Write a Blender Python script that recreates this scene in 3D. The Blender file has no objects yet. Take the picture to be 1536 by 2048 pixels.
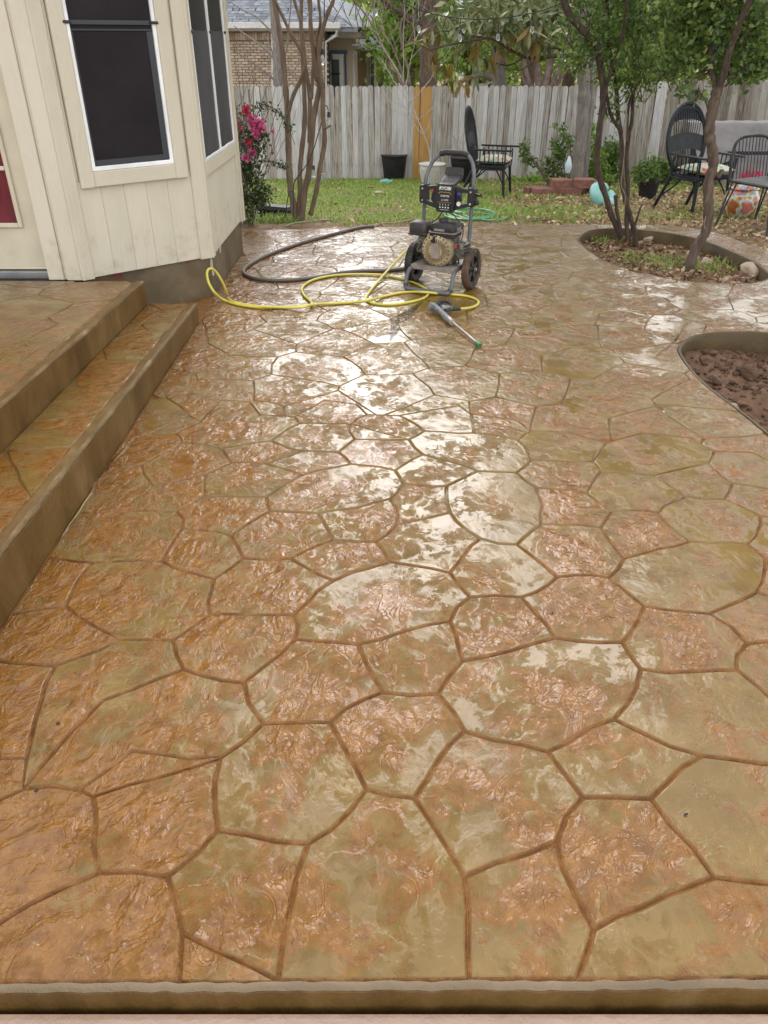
import bpy, bmesh, math, random
import numpy as np
from mathutils import Vector, Matrix, Euler
from mathutils.geometry import delaunay_2d_cdt, tessellate_polygon
R = math.radians
rng = random.Random(7)
nrs = np.random.RandomState(11)
sc = bpy.context.scene
col = sc.collection

# ------------------------------------------------------------------ camera, sky, sun, exposure
F, CXP, CYP, PITCH, HC = 1530.0, 768.0, 1024.0, R(31.8), 1.7
cd = bpy.data.cameras.new('camera'); cam = bpy.data.objects.new('camera', cd); col.objects.link(cam)
cam.location = (0, 0, HC); cam.rotation_euler = (R(90) - PITCH, 0, 0)
cd.sensor_fit = 'VERTICAL'; cd.sensor_height = 36.0; cd.lens = 36.0 * F / 2048.0
cd.clip_start = 0.05; cd.clip_end = 500
sc.camera = cam
SUN_EL, SUN_AZ = R(31), R(3)
w = bpy.data.worlds.new('World'); sc.world = w; w.use_nodes = True
nt = w.node_tree; nt.nodes.clear()
sky = nt.nodes.new('ShaderNodeTexSky'); sky.sky_type = 'NISHITA'; sky.sun_disc = False
sky.sun_elevation = SUN_EL; sky.sun_rotation = SUN_AZ; sky.dust_density = 4.0; sky.air_density = 1.0
hs = nt.nodes.new('ShaderNodeHueSaturation'); hs.inputs['Saturation'].default_value = 0.18
hs.inputs['Value'].default_value = 1.0
tc = nt.nodes.new('ShaderNodeTexCoord')
cn = nt.nodes.new('ShaderNodeTexNoise'); cn.inputs['Scale'].default_value = 3.0; cn.inputs['Detail'].default_value = 5
cr = nt.nodes.new('ShaderNodeMapRange'); cr.inputs['From Min'].default_value = 0.35; cr.inputs['From Max'].default_value = 0.7
cr.inputs['To Min'].default_value = 0.85; cr.inputs['To Max'].default_value = 1.25
mx = nt.nodes.new('ShaderNodeMix'); mx.data_type = 'RGBA'; mx.inputs[0].default_value = 0.72
mx.inputs[7].default_value = (16.6, 16.4, 16.5, 1)
ml = nt.nodes.new('ShaderNodeVectorMath'); ml.operation = 'SCALE'
bg = nt.nodes.new('ShaderNodeBackground'); bg.inputs['Strength'].default_value = 0.15
wo = nt.nodes.new('ShaderNodeOutputWorld')
L = nt.links.new
L(sky.outputs[0], hs.inputs['Color']); L(hs.outputs[0], mx.inputs[6])
L(tc.outputs['Generated'], cn.inputs['Vector']); L(cn.outputs['Fac'], cr.inputs['Value'])
L(mx.outputs[2], ml.inputs[0]); L(cr.outputs[0], ml.inputs['Scale']); L(ml.outputs[0], bg.inputs['Color'])
L(bg.outputs[0], wo.inputs[0])
sd = bpy.data.lights.new('sun', 'SUN'); sd.energy = 1.8; sd.angle = R(42); sd.color = (1.0, 0.972, 0.975)
sun = bpy.data.objects.new('sun', sd); col.objects.link(sun)
_d = Vector((math.sin(SUN_AZ) * math.cos(SUN_EL), math.cos(SUN_AZ) * math.cos(SUN_EL), math.sin(SUN_EL)))
sun.rotation_euler = _d.to_track_quat('Z', 'Y').to_euler()
sc.view_settings.view_transform = 'Standard'; sc.view_settings.look = 'None'
sc.view_settings.gamma = 1.0; sc.view_settings.exposure = 0.0
sc.render.engine = 'CYCLES'
sc.cycles.max_bounces = 6; sc.cycles.transparent_max_bounces = 8

# ------------------------------------------------------------------ measuring the photograph
_fw = np.array([0, math.cos(PITCH), -math.sin(PITCH)]); _up = np.array([0, math.sin(PITCH), math.cos(PITCH)])
_O = np.array([0, 0, HC])
def ray(x, y): return _fw + np.array([1, 0, 0]) * (x - CXP) / F - _up * (y - CYP) / F
def PZ(x, y, z=0.0):
    d = ray(x, y); return Vector(_O + d * ((z - HC) / d[2]))
def PY(x, y, Y):
    d = ray(x, y); return Vector(_O + d * (Y / d[1]))
def sst(a, b, v):
    t = min(1, max(0, (v - a) / (b - a))); return t * t * (3 - 2 * t)
def zg(x, y):
    z = -0.04 - 0.61 * min(1, max(0, (y - 8.7) / 7.3)) - 0.01 * max(0, y - 16)
    if y > 8: z += 0.16 * sst(2.5, 6.5, x) * sst(8.5, 14, y)
    return z
def PG(x, y):
    z = -0.3
    for _ in range(12):
        p = PZ(x, y, z); z = zg(p.x, p.y)
    return Vector((p.x, p.y, z))

# ------------------------------------------------------------------ materials
def _n(nt, t, **kw):
    n = nt.nodes.new(t)
    for k, v in kw.items():
        if isinstance(k, str) and hasattr(n, k): setattr(n, k, v)
        else: n.inputs[k.replace('_', ' ')].default_value = v
    return n
def ramp(nt, src, stops):
    r = nt.nodes.new('ShaderNodeValToRGB'); e = r.color_ramp.elements
    while len(e) < len(stops): e.new(0.5)
    for el, (p, c) in zip(e, stops):
        el.position = p; el.color = (*c, 1) if len(c) == 3 else c
    nt.links.new(src, r.inputs[0]); return r.outputs[0]
def pmat(name, stops, scale=5, detail=4, rough=0.6, bump=None, metal=0, stretch=None, spec=0.5, coat=0,
         isl=0.0, transl=0.0, emit=None, world=False):
    m = bpy.data.materials.new(name); m.use_nodes = True; nt = m.node_tree; L = nt.links.new
    b = nt.nodes['Principled BSDF']; out = nt.nodes['Material Output']
    b.inputs['Roughness'].default_value = rough; b.inputs['Metallic'].default_value = metal
    b.inputs['Specular IOR Level'].default_value = spec; b.inputs['Coat Weight'].default_value = coat
    b.inputs['Coat Roughness'].default_value = 0.1
    if world:
        vec = nt.nodes.new('ShaderNodeNewGeometry').outputs['Position']
    else:
        vec = nt.nodes.new('ShaderNodeTexCoord').outputs['Object']
    oi = nt.nodes.new('ShaderNodeObjectInfo')
    va = nt.nodes.new('ShaderNodeVectorMath'); va.operation = 'MULTIPLY_ADD'
    L(oi.outputs['Random'], va.inputs[0]); va.inputs[1].default_value = (17, 23, 31) if not world else (0, 0, 0)
    L(vec, va.inputs[2]); vec = va.outputs[0]
    if stretch:
        mp = nt.nodes.new('ShaderNodeMapping'); mp.inputs['Scale'].default_value = stretch; L(vec, mp.inputs[0]); vec = mp.outputs[0]
    if isinstance(stops, tuple): stops = [(0.3, tuple(c * 0.85 for c in stops)), (0.7, tuple(min(1, c * 1.12) for c in stops))]
    no = _n(nt, 'ShaderNodeTexNoise', Scale=scale, Detail=detail, Roughness=0.6); L(vec, no.inputs['Vector'])
    fac = no.outputs['Fac']
    if isl:
        g = nt.nodes.new('ShaderNodeNewGeometry')
        ad = nt.nodes.new('ShaderNodeMath'); ad.operation = 'ADD'; L(g.outputs['Random Per Island'], ad.inputs[0]); L(oi.outputs['Random'], ad.inputs[1])
        fr = nt.nodes.new('ShaderNodeMath'); fr.operation = 'FRACT'; L(ad.outputs[0], fr.inputs[0])
        mr = nt.nodes.new('ShaderNodeMix'); mr.data_type = 'FLOAT'; mr.inputs[0].default_value = isl
        L(fac, mr.inputs[2]); L(fr.outputs[0], mr.inputs[3]); fac = mr.outputs[0]
    c = ramp(nt, fac, stops); L(c, b.inputs['Base Color'])
    if bump:
        bs, st = bump
        n2 = _n(nt, 'ShaderNodeTexNoise', Scale=bs, Detail=5, Roughness=0.6); L(vec, n2.inputs['Vector'])
        bp = _n(nt, 'ShaderNodeBump', Strength=st, Distance=0.01); L(n2.outputs['Fac'], bp.inputs['Height']); L(bp.outputs[0], b.inputs['Normal'])
    if transl:
        tr = nt.nodes.new('ShaderNodeBsdfTranslucent'); L(c, tr.inputs['Color'])
        ms = nt.nodes.new('ShaderNodeMixShader'); ms.inputs[0].default_value = transl
        L(b.outputs[0], ms.inputs[1]); L(tr.outputs[0], ms.inputs[2]); L(ms.outputs[0], out.inputs[0])
    return m

def stone_mat(name, wet=1.0, K=1.0):
    m = bpy.data.materials.new(name); m.use_nodes = True; nt = m.node_tree; L = nt.links.new
    b = nt.nodes['Principled BSDF']
    pos = nt.nodes.new('ShaderNodeNewGeometry').outputs['Position']
    oi = nt.nodes.new('ShaderNodeObjectInfo')
    def noise(vec, s, d=5, r=0.6, dist=0.0):
        n = _n(nt, 'ShaderNodeTexNoise', Scale=s, Detail=d, Roughness=r, Distortion=dist); L(vec, n.inputs['Vector']); return n
    def math_(op, a, b_=None, c=None):
        n = nt.nodes.new('ShaderNodeMath'); n.operation = op
        for i, v in enumerate((a, b_, c)):
            if v is None: continue
            if isinstance(v, (int, float)): n.inputs[i].default_value = v
            else: L(v, n.inputs[i])
        return n.outputs[0]
    def mixc(f, a, b_):
        n = nt.nodes.new('ShaderNodeMix'); n.data_type = 'RGBA'
        if isinstance(f, float): n.inputs[0].default_value = f
        else: L(f, n.inputs[0])
        for i, v in ((6, a), (7, b_)):
            if isinstance(v, tuple): n.inputs[i].default_value = (*v, 1)
            else: L(v, n.inputs[i])
        return n.outputs[2]
    wv = noise(pos, 3.0, 3)
    va = nt.nodes.new('ShaderNodeVectorMath'); va.operation = 'MULTIPLY_ADD'; L(wv.outputs['Color'], va.inputs[0])
    va.inputs[1].default_value = (0.12, 0.12, 0.12); L(pos, va.inputs[2]); wp = va.outputs[0]
    # each pressed stone has its own grain direction and its own share of rust
    rot = nt.nodes.new('ShaderNodeVectorRotate'); rot.rotation_type = 'Z_AXIS'; L(pos, rot.inputs['Vector'])
    L(math_('MULTIPLY_ADD', oi.outputs['Random'], 1.6, -0.8), rot.inputs['Angle'])
    an = nt.nodes.new('ShaderNodeMapping'); an.inputs['Scale'].default_value = (1.35, 1.0, 1.0); L(rot.outputs[0], an.inputs[0])
    big = noise(wp, 6.2, 13, 0.72)
    sx = nt.nodes.new('ShaderNodeSeparateXYZ'); L(pos, sx.inputs[0])
    mrx = nt.nodes.new('ShaderNodeMapRange'); L(sx.outputs['X'], mrx.inputs['Value'])      # more rust pigment was thrown near the steps
    mrx.inputs['From Min'].default_value = -1.5; mrx.inputs['From Max'].default_value = 0.1; mrx.inputs['To Min'].default_value = 0.09; mrx.inputs['To Max'].default_value = 0.0
    obc = nt.nodes.new('ShaderNodeTexCoord').outputs['Object']
    ln = nt.nodes.new('ShaderNodeVectorMath'); ln.operation = 'LENGTH'; L(obc, ln.inputs[0])   # pigment gathers on the broken middle of each stone
    mid = math_('MULTIPLY_ADD', ln.outputs['Value'], -0.42, 0.055)
    maskv = math_('ADD', math_('ADD', math_('ADD', big.outputs['Fac'], mid), mrx.outputs[0]), math_('MULTIPLY_ADD', oi.outputs['Random'], 0.10, -0.06))
    rust = ramp(nt, maskv, [(0.488, (0, 0, 0)), (0.502, (0.62,) * 3), (0.525, (0.85,) * 3), (0.57, (1, 1, 1))])
    soft = ramp(nt, maskv, [(0.43, (0, 0, 0)), (0.56, (1, 1, 1))])
    t2 = noise(pos, 5.0, 6, 0.6)
    tan = mixc(ramp(nt, t2.outputs['Fac'], [(0.35, (0, 0, 0)), (0.65, (1, 1, 1))]), (0.142*K, 0.082*K, 0.014*K), (0.205*K, 0.126*K, 0.030*K))
    t3 = noise(wp, 22.0, 8, 0.7)
    rc = mixc(ramp(nt, t3.outputs['Fac'], [(0.35, (0, 0, 0)), (0.68, (1, 1, 1))]), (0.140*K, 0.051*K, 0.006*K), (0.262*K, 0.113*K, 0.018*K))
    base = mixc(math_('MULTIPLY', rust, 0.9), tan, rc)
    t4 = noise(pos, 160, 3, 0.7)
    base = mixc(math_('MULTIPLY', ramp(nt, t4.outputs['Fac'], [(0.55, (0, 0, 0)), (0.75, (1, 1, 1))]), 0.20), base, (0.13, 0.085, 0.04))
    L(base, b.inputs['Base Color'])
    # slate relief: pressed terraces where the skin broke away, fine brushed grain elsewhere
    ch = noise(an.outputs[0], 7.5, 5, 0.52, 0.7)
    ter = ramp(nt, ch.outputs['Fac'], [(0.32, (0, 0, 0)), (0.40, (0.24,) * 3), (0.43, (0.30,) * 3), (0.46, (0.55,) * 3), (0.50, (0.60,) * 3), (0.53, (0.84,) * 3), (0.59, (0.9,) * 3), (0.63, (1, 1, 1))])
    rg = noise(an.outputs[0], 19.0, 4, 0.5, 0.5)
    fg = nt.nodes.new('ShaderNodeMapping'); fg.inputs['Scale'].default_value = (60, 16, 16); L(rot.outputs[0], fg.inputs[0])
    fn = noise(fg.outputs[0], 1.6, 3, 0.5)
    calm = noise(pos, 2.6, 3)
    relief = math_('MULTIPLY', math_('MULTIPLY_ADD', soft, 1.3, 0.16), ramp(nt, calm.outputs['Fac'], [(0.36, (0.25,) * 3), (0.56, (1, 1, 1))]))
    h = math_('MULTIPLY', math_('SUBTRACT', ter, 0.55), relief)
    h = math_('ADD', h, math_('MULTIPLY', math_('MULTIPLY', math_('SUBTRACT', rg.outputs['Fac'], 0.5), relief), 0.9))
    h = math_('ADD', h, math_('MULTIPLY', fn.outputs['Fac'], 0.035))
    h = math_('ADD', h, math_('MULTIPLY', calm.outputs['Fac'], 0.7))
    bp = _n(nt, 'ShaderNodeBump', Strength=0.6, Distance=0.009); L(h, bp.inputs['Height']); L(bp.outputs[0], b.inputs['Normal'])
    pud = noise(pos, 1.7, 6, 0.6)
    wetf = math_('MULTIPLY', ramp(nt, pud.outputs['Fac'], [(0.40, (0, 0, 0)), (0.58, (1, 1, 1))]), math_('MULTIPLY_ADD', rust, 0.5, 0.5))
    L(math_('MULTIPLY_ADD', wetf, -0.16, 0.32), b.inputs['Roughness'])
    b.inputs['Specular IOR Level'].default_value = 0.06
    b.inputs['Coat Weight'].default_value = 1.0 * wet; b.inputs['Coat IOR'].default_value = 1.48
    L(math_('MULTIPLY_ADD', soft, -0.115, math_('MULTIPLY_ADD', wetf, -0.045, 0.185)), b.inputs['Coat Roughness'])
    # the film of water lies smoother than the stone under it
    bp2 = _n(nt, 'ShaderNodeBump', Strength=1.0, Distance=0.0115); L(h, bp2.inputs['Height']); L(bp2.outputs[0], b.inputs['Coat Normal'])
    return m

M = {}
M['stone'] = stone_mat('wet_stamped_concrete', 1.0)
M['step_stone'] = stone_mat('damp_stamped_concrete', 0.75, 1.0)
M['joint'] = pmat('joint_concrete', [(0.28, (0.12, 0.050, 0.013)), (0.5, (0.20, 0.088, 0.024)), (0.75, (0.33, 0.165, 0.058))], 14, 8, 0.35, (60, 1.0), spec=0.2, coat=0.15, world=True)
M['rim'] = pmat('trowelled_concrete', [(0.3, (0.115, 0.076, 0.034)), (0.7, (0.20, 0.14, 0.075))], 4, 6, 0.4, (70, 0.5), coat=0.3, world=True)
M['bedrim'] = pmat('bed_wall_concrete', [(0.3, (0.050, 0.032, 0.011)), (0.7, (0.105, 0.069, 0.027))], 4, 6, 0.5, (70, 0.5), spec=0.3, coat=0.1, world=True)
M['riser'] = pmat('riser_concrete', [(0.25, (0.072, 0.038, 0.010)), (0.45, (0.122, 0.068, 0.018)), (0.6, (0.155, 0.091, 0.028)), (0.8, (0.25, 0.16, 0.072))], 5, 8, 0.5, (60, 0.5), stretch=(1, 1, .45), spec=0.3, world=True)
M['found'] = pmat('foundation_concrete', [(0.25, (0.07, 0.050, 0.024)), (0.5, (0.125, 0.093, 0.050)), (0.8, (0.21, 0.165, 0.105))], 3.5, 8, 0.55, (45, 0.3), world=True)
M['pink'] = pmat('wet_lower_slab', [(0.3, (0.30, 0.19, 0.13)), (0.7, (0.42, 0.29, 0.22))], 3, 6, 0.12, (30, 0.3), coat=0.9, world=True)
M['soil'] = pmat('yard_soil', [(0.25, (0.10, 0.055, 0.03)), (0.5, (0.20, 0.12, 0.065)), (0.75, (0.31, 0.22, 0.12))], 6, 8, 0.9, (40, 0.9), world=True)
M['redsoil'] = pmat('red_clay_soil', [(0.25, (0.030, 0.015, 0.008)), (0.5, (0.082, 0.040, 0.020)), (0.75, (0.17, 0.092, 0.050))], 9, 8, 0.8, (35, 1.0), isl=0.3, world=True)
M['rock'] = pmat('pale_rock', [(0.3, (0.28, 0.20, 0.14)), (0.7, (0.50, 0.41, 0.32))], 12, 7, 0.85, (40, 0.8))
M['grass'] = pmat('grass_blades', [(0.0, (0.09, 0.19, 0.02)), (0.4, (0.20, 0.34, 0.05)), (0.7, (0.36, 0.44, 0.10)), (1, (0.62, 0.56, 0.28))], 0.7, 3, 0.6, isl=0.55, transl=0.3, world=True)
M['straw'] = pmat('dead_leaves', [(0.1, (0.17, 0.095, 0.05)), (0.5, (0.38, 0.26, 0.14)), (0.9, (0.62, 0.51, 0.33))], 2, 3, 0.8, isl=0.8, world=True)
def siding_mat(name, c):
    m = pmat(name, [(0.25, tuple(v * 0.90 for v in c)), (0.5, c), (0.8, tuple(min(1, v * 1.06) for v in c))], 2.2, 6, 0.62, None, stretch=(1, 1, 0.5))
    nt = m.node_tree; L = nt.links.new; b = nt.nodes['Principled BSDF']
    tcn = nt.nodes.new('ShaderNodeTexCoord'); oi = nt.nodes.new('ShaderNodeObjectInfo')
    va = nt.nodes.new('ShaderNodeVectorMath'); va.operation = 'MULTIPLY_ADD'; L(oi.outputs['Random'], va.inputs[0]); va.inputs[1].default_value = (9, 5, 7); L(tcn.outputs['Object'], va.inputs[2])
    mp = nt.nodes.new('ShaderNodeMapping'); mp.inputs['Scale'].default_value = (11, 11, 1.4); L(va.outputs[0], mp.inputs[0])
    n0 = _n(nt, 'ShaderNodeTexNoise', Scale=0.8, Detail=2); L(mp.outputs[0], n0.inputs['Vector'])
    mu = nt.nodes.new('ShaderNodeMath'); mu.operation = 'MULTIPLY'; mu.inputs[1].default_value = 26; L(n0.outputs['Fac'], mu.inputs[0])
    fr = nt.nodes.new('ShaderNodeMath'); fr.operation = 'PINGPONG'; fr.inputs[1].default_value = 1.0; L(mu.outputs[0], fr.inputs[0])
    n1 = _n(nt, 'ShaderNodeTexNoise', Scale=22.0, Detail=4); L(mp.outputs[0], n1.inputs['Vector'])
    ad = nt.nodes.new('ShaderNodeMath'); ad.operation = 'ADD'; L(fr.outputs[0], ad.inputs[0]); L(n1.outputs['Fac'], ad.inputs[1])
    bp = _n(nt, 'ShaderNodeBump', Strength=0.5, Distance=0.003); L(ad.outputs[0], bp.inputs['Height']); L(bp.outputs[0], b.inputs['Normal'])
    g = nt.nodes.new('ShaderNodeNewGeometry'); sp = nt.nodes.new('ShaderNodeSeparateXYZ'); L(g.outputs['Position'], sp.inputs[0])
    mz_ = nt.nodes.new('ShaderNodeMapRange'); L(sp.outputs['Z'], mz_.inputs['Value']); mz_.inputs['From Min'].default_value = 0.29; mz_.inputs['From Max'].default_value = 0.75
    mz_.inputs['To Min'].default_value = 0.16; mz_.inputs['To Max'].default_value = 0.0
    nd = _n(nt, 'ShaderNodeTexNoise', Scale=7.0, Detail=8, Roughness=0.7); L(g.outputs['Position'], nd.inputs['Vector'])
    sm = nt.nodes.new('ShaderNodeMath'); sm.operation = 'ADD'; L(nd.outputs['Fac'], sm.inputs[0]); L(mz_.outputs[0], sm.inputs[1])
    dr_ = ramp(nt, sm.outputs[0], [(0.62, (0, 0, 0)), (0.86, (0.42,) * 3)])
    mc = nt.nodes.new('ShaderNodeMix'); mc.data_type = 'RGBA'; L(dr_, mc.inputs[0]); L(b.inputs['Base Color'].links[0].from_socket, mc.inputs[6]); mc.inputs[7].default_value = (0.30, 0.20, 0.11, 1)
    L(mc.outputs[2], b.inputs['Base Color'])
    return m
M['siding'] = siding_mat('painted_siding', (0.60, 0.565, 0.455))
M['trim'] = siding_mat('painted_trim', (0.58, 0.54, 0.43))
M['doorpaint'] = pmat('door_paint', (0.55, 0.50, 0.38), 3, 4, 0.45, (90, 0.08))
M['whitepaint'] = pmat('white_vinyl', (0.80, 0.82, 0.84), 4, 3, 0.35)
M['screen'] = pmat('window_screen', [(0.3, (0.009, 0.007, 0.009)), (0.7, (0.022, 0.018, 0.021))], 2.2, 5, 0.5, (900, 0.05), spec=0.2)
M['screen2'] = pmat('sagging_screen', [(0.3, (0.028, 0.028, 0.034)), (0.7, (0.055, 0.055, 0.065))], 2.4, 4, 0.5, (900, 0.05), spec=0.4)
M['glass'] = pmat('dark_glass', (0.015, 0.017, 0.02), 2, 2, 0.06, spec=0.6)
M['redcurtain'] = pmat('red_curtain_glass', [(0.3, (0.09, 0.008, 0.015)), (0.7, (0.17, 0.018, 0.03))], 3, 3, 0.18, stretch=(8, 1, 1))
M['sash'] = pmat('dark_sash', (0.03, 0.037, 0.042), 3, 2, 0.4)
M['alu'] = pmat('aluminium', (0.32, 0.33, 0.35), 6, 3, 0.35, metal=0.8)
M['clip'] = pmat('dark_clip', (0.03, 0.025, 0.02), 6, 2, 0.5)
M['redpaint'] = pmat('red_primer', [(0.3, (0.14, 0.02, 0.015)), (0.7, (0.22, 0.05, 0.04))], 30, 4, 0.7)
M['mortarwhite'] = pmat('white_residue', [(0.3, (0.4, 0.36, 0.32)), (0.7, (0.66, 0.63, 0.6))], 30, 5, 0.8, (60, 0.6))
M['rubber'] = pmat('black_rubber', (0.022, 0.021, 0.02), 14, 4, 0.55, (80, 0.3))
M['dusty'] = pmat('muddy_tyre', [(0.38, (0.03, 0.025, 0.02)), (0.62, (0.13, 0.075, 0.045))], 14, 5, 0.8, (50, 0.4))
M['plastic'] = pmat('black_plastic', [(0.3, (0.014, 0.014, 0.015)), (0.75, (0.035, 0.034, 0.033))], 16, 5, 0.40, (120, 0.1), spec=0.35)
M['dplastic'] = pmat('dusty_black_plastic', [(0.3, (0.018, 0.018, 0.019)), (0.7, (0.070, 0.066, 0.060))], 9, 6, 0.45, (60, 0.2), spec=0.35)
M['tubegrey'] = pmat('grey_painted_tube', [(0.3, (0.07, 0.076, 0.085)), (0.7, (0.14, 0.148, 0.16))], 9, 5, 0.38, spec=0.5)
M['cream'] = pmat('cream_shroud', [(0.25, (0.17, 0.13, 0.07)), (0.5, (0.38, 0.33, 0.19)), (0.8, (0.50, 0.45, 0.29))], 7, 6, 0.45)
M['engine'] = pmat('dirty_engine_metal', [(0.25, (0.05, 0.045, 0.04)), (0.55, (0.17, 0.155, 0.135)), (0.8, (0.36, 0.33, 0.29))], 22, 6, 0.5, (60, 0.7), metal=0.35)
M['rustslot'] = pmat('rusty_inside', (0.11, 0.035, 0.02), 20, 3, 0.8)
M['greyplate'] = pmat('dirty_grey_plate', [(0.3, (0.16, 0.14, 0.12)), (0.7, (0.30, 0.27, 0.24))], 12, 6, 0.5)
M['silver'] = pmat('silver_metal', [(0.3, (0.35, 0.33, 0.31)), (0.7, (0.62, 0.58, 0.55))], 12, 4, 0.3, metal=0.8)
M['white'] = pmat('white_print', (0.8, 0.8, 0.8), 5, 2, 0.5)
M['orange_print'] = pmat('orange_print', (0.45, 0.25, 0.04), 5, 2, 0.5)
M['blue'] = pmat('dark_blue_knob', (0.015, 0.02, 0.11), 5, 2, 0.4)
M['red'] = pmat('red_knob', (0.35, 0.05, 0.04), 5, 2, 0.4)
M['yellow'] = pmat('yellow_hose', [(0.3, (0.50, 0.44, 0.06)), (0.7, (0.66, 0.60, 0.12))], 6, 4, 0.38)
M['greyhose'] = pmat('grey_brown_hose', [(0.3, (0.075, 0.062, 0.058)), (0.7, (0.13, 0.11, 0.10))], 6, 4, 0.4)
M['greenhose'] = pmat('green_hose', [(0.3, (0.03, 0.19, 0.06)), (0.7, (0.09, 0.36, 0.14))], 6, 4, 0.35)
M['tanhose'] = pmat('tan_line', (0.30, 0.22, 0.15), 6, 4, 0.6)
M['palegreen'] = pmat('pale_green_line', (0.24, 0.29, 0.17), 6, 4, 0.6)
M['greentip'] = pmat('green_tip', (0.03, 0.16, 0.05), 5, 2, 0.4)
M['gungrey'] = pmat('wet_gun_plastic', [(0.3, (0.07, 0.08, 0.085)), (0.55, (0.20, 0.215, 0.225)), (0.8, (0.42, 0.43, 0.43))], 26, 6, 0.3, (40, 0.4))
M['picket'] = pmat('weathered_picket', [(0.22, (0.09, 0.075, 0.055)), (0.36, (0.25, 0.22, 0.18)), (0.50, (0.42, 0.41, 0.39)), (0.78, (0.66, 0.68, 0.70))], 3.4, 8, 0.85, (20, 0.5), stretch=(16, 16, 0.9), isl=0.26)
M['brownpicket'] = pmat('brown_picket', [(0.25, (0.08, 0.06, 0.045)), (0.42, (0.22, 0.195, 0.16)), (0.72, (0.46, 0.44, 0.41))], 3.4, 8, 0.85, (20, 0.5), stretch=(16, 16, 1.1), isl=0.3)
M['newpicket'] = pmat('new_picket', [(0.3, (0.36, 0.19, 0.05)), (0.7, (0.52, 0.31, 0.10))], 3.0, 6, 0.75, (20, 0.4), stretch=(14, 14, 1.0))
M['blackchair'] = pmat('black_painted_cane', [(0.3, (0.010, 0.011, 0.013)), (0.7, (0.030, 0.031, 0.036))], 12, 4, 0.40, spec=0.25)
M['greychair'] = pmat('blue_grey_cane', [(0.3, (0.010, 0.013, 0.017)), (0.7, (0.026, 0.032, 0.038))], 12, 4, 0.45, spec=0.25)
M['metalchair'] = pmat('grey_metal_chair', [(0.3, (0.016, 0.018, 0.02)), (0.7, (0.06, 0.063, 0.066))], 9, 4, 0.4, spec=0.35)
M['cushion'] = pmat('floral_cushion', [(0.40, (0.55, 0.52, 0.42)), (0.46, (0.10, 0.34, 0.33)), (0.50, (0.62, 0.60, 0.52)), (0.56, (0.50, 0.42, 0.16)), (0.60, (0.66, 0.64, 0.58)), (0.64, (0.45, 0.12, 0.10))], 9, 1, 0.8)
M['cover'] = pmat('grey_cover', [(0.3, (0.13, 0.12, 0.122)), (0.7, (0.21, 0.195, 0.197))], 2.5, 6, 0.55, (7, 0.9))
M['black'] = pmat('matt_black', (0.008, 0.008, 0.009), 8, 2, 0.8)
M['blackpot'] = pmat('black_pot', [(0.3, (0.010, 0.010, 0.011)), (0.7, (0.022, 0.022, 0.024))], 6, 3, 0.55, spec=0.25)
M['whitepot'] = pmat('white_pot', [(0.3, (0.45, 0.43, 0.40)), (0.7, (0.66, 0.65, 0.62))], 5, 6, 0.6)
M['redblock'] = pmat('red_block', [(0.3, (0.16, 0.065, 0.05)), (0.7, (0.32, 0.155, 0.125))], 16, 6, 0.85, (50, 0.8))
M['turq'] = pmat('turquoise_vinyl', [(0.3, (0.12, 0.36, 0.34)), (0.7, (0.30, 0.56, 0.53))], 3, 3, 0.25)
M['paleblue'] = pmat('pale_blue_glass', (0.52, 0.66, 0.72), 5, 3, 0.3)
M['talavera'] = pmat('painted_pottery', [(0.33, (0.30, 0.10, 0.04)), (0.41, (0.42, 0.26, 0.05)), (0.46, (0.62, 0.58, 0.48)), (0.52, (0.14, 0.38, 0.55)), (0.56, (0.60, 0.40, 0.05)), (0.60, (0.05, 0.07, 0.22)), (0.66, (0.5, 0.14, 0.10))], 9, 1, 0.18, coat=0.6)
M['pinkflower'] = pmat('pink_petals', [(0.1, (0.45, 0.03, 0.14)), (0.5, (0.66, 0.10, 0.30)), (0.9, (0.80, 0.34, 0.52))], 6, 2, 0.6, isl=0.7, transl=0.3)
M['redflower'] = pmat('red_petals', [(0.1, (0.45, 0.01, 0.05)), (0.9, (0.65, 0.04, 0.14))], 6, 2, 0.6, isl=0.7, transl=0.3)
M['bark'] = pmat('brown_bark', [(0.3, (0.055, 0.038, 0.026)), (0.55, (0.125, 0.09, 0.066)), (0.8, (0.21, 0.165, 0.125))], 7, 7, 0.85, (16, 1.0), stretch=(5, 5, 1), world=True)
M['darkbark'] = pmat('dark_bark', [(0.3, (0.028, 0.02, 0.014)), (0.55, (0.075, 0.052, 0.037)), (0.8, (0.15, 0.11, 0.08))], 9, 7, 0.85, (20, 1.0), stretch=(5, 5, 1), world=True)
M['smoothbark'] = pmat('smooth_crape_bark', [(0.3, (0.10, 0.065, 0.042)), (0.55, (0.175, 0.125, 0.088)), (0.8, (0.26, 0.20, 0.15))], 5, 6, 0.7, (10, 0.6), stretch=(5, 5, 1), world=True)
M['greybark'] = pmat('grey_bark', [(0.3, (0.13, 0.115, 0.10)), (0.55, (0.22, 0.20, 0.18)), (0.8, (0.34, 0.32, 0.30))], 8, 7, 0.85, (18, 0.9), stretch=(4, 4, 1), world=True)
M['twig'] = pmat('pale_twigs', [(0.3, (0.28, 0.25, 0.23)), (0.7, (0.48, 0.45, 0.43))], 8, 4, 0.8, world=True)
M['redtwig'] = pmat('brown_twigs', [(0.3, (0.10, 0.07, 0.06)), (0.7, (0.24, 0.18, 0.15))], 8, 4, 0.8, world=True)
M['leaf'] = pmat('laurel_leaves', [(0.0, (0.04, 0.085, 0.022)), (0.45, (0.11, 0.195, 0.05)), (0.8, (0.24, 0.33, 0.085)), (1, (0.45, 0.47, 0.18))], 3, 3, 0.28, isl=0.75, transl=0.5, world=True)
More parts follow.
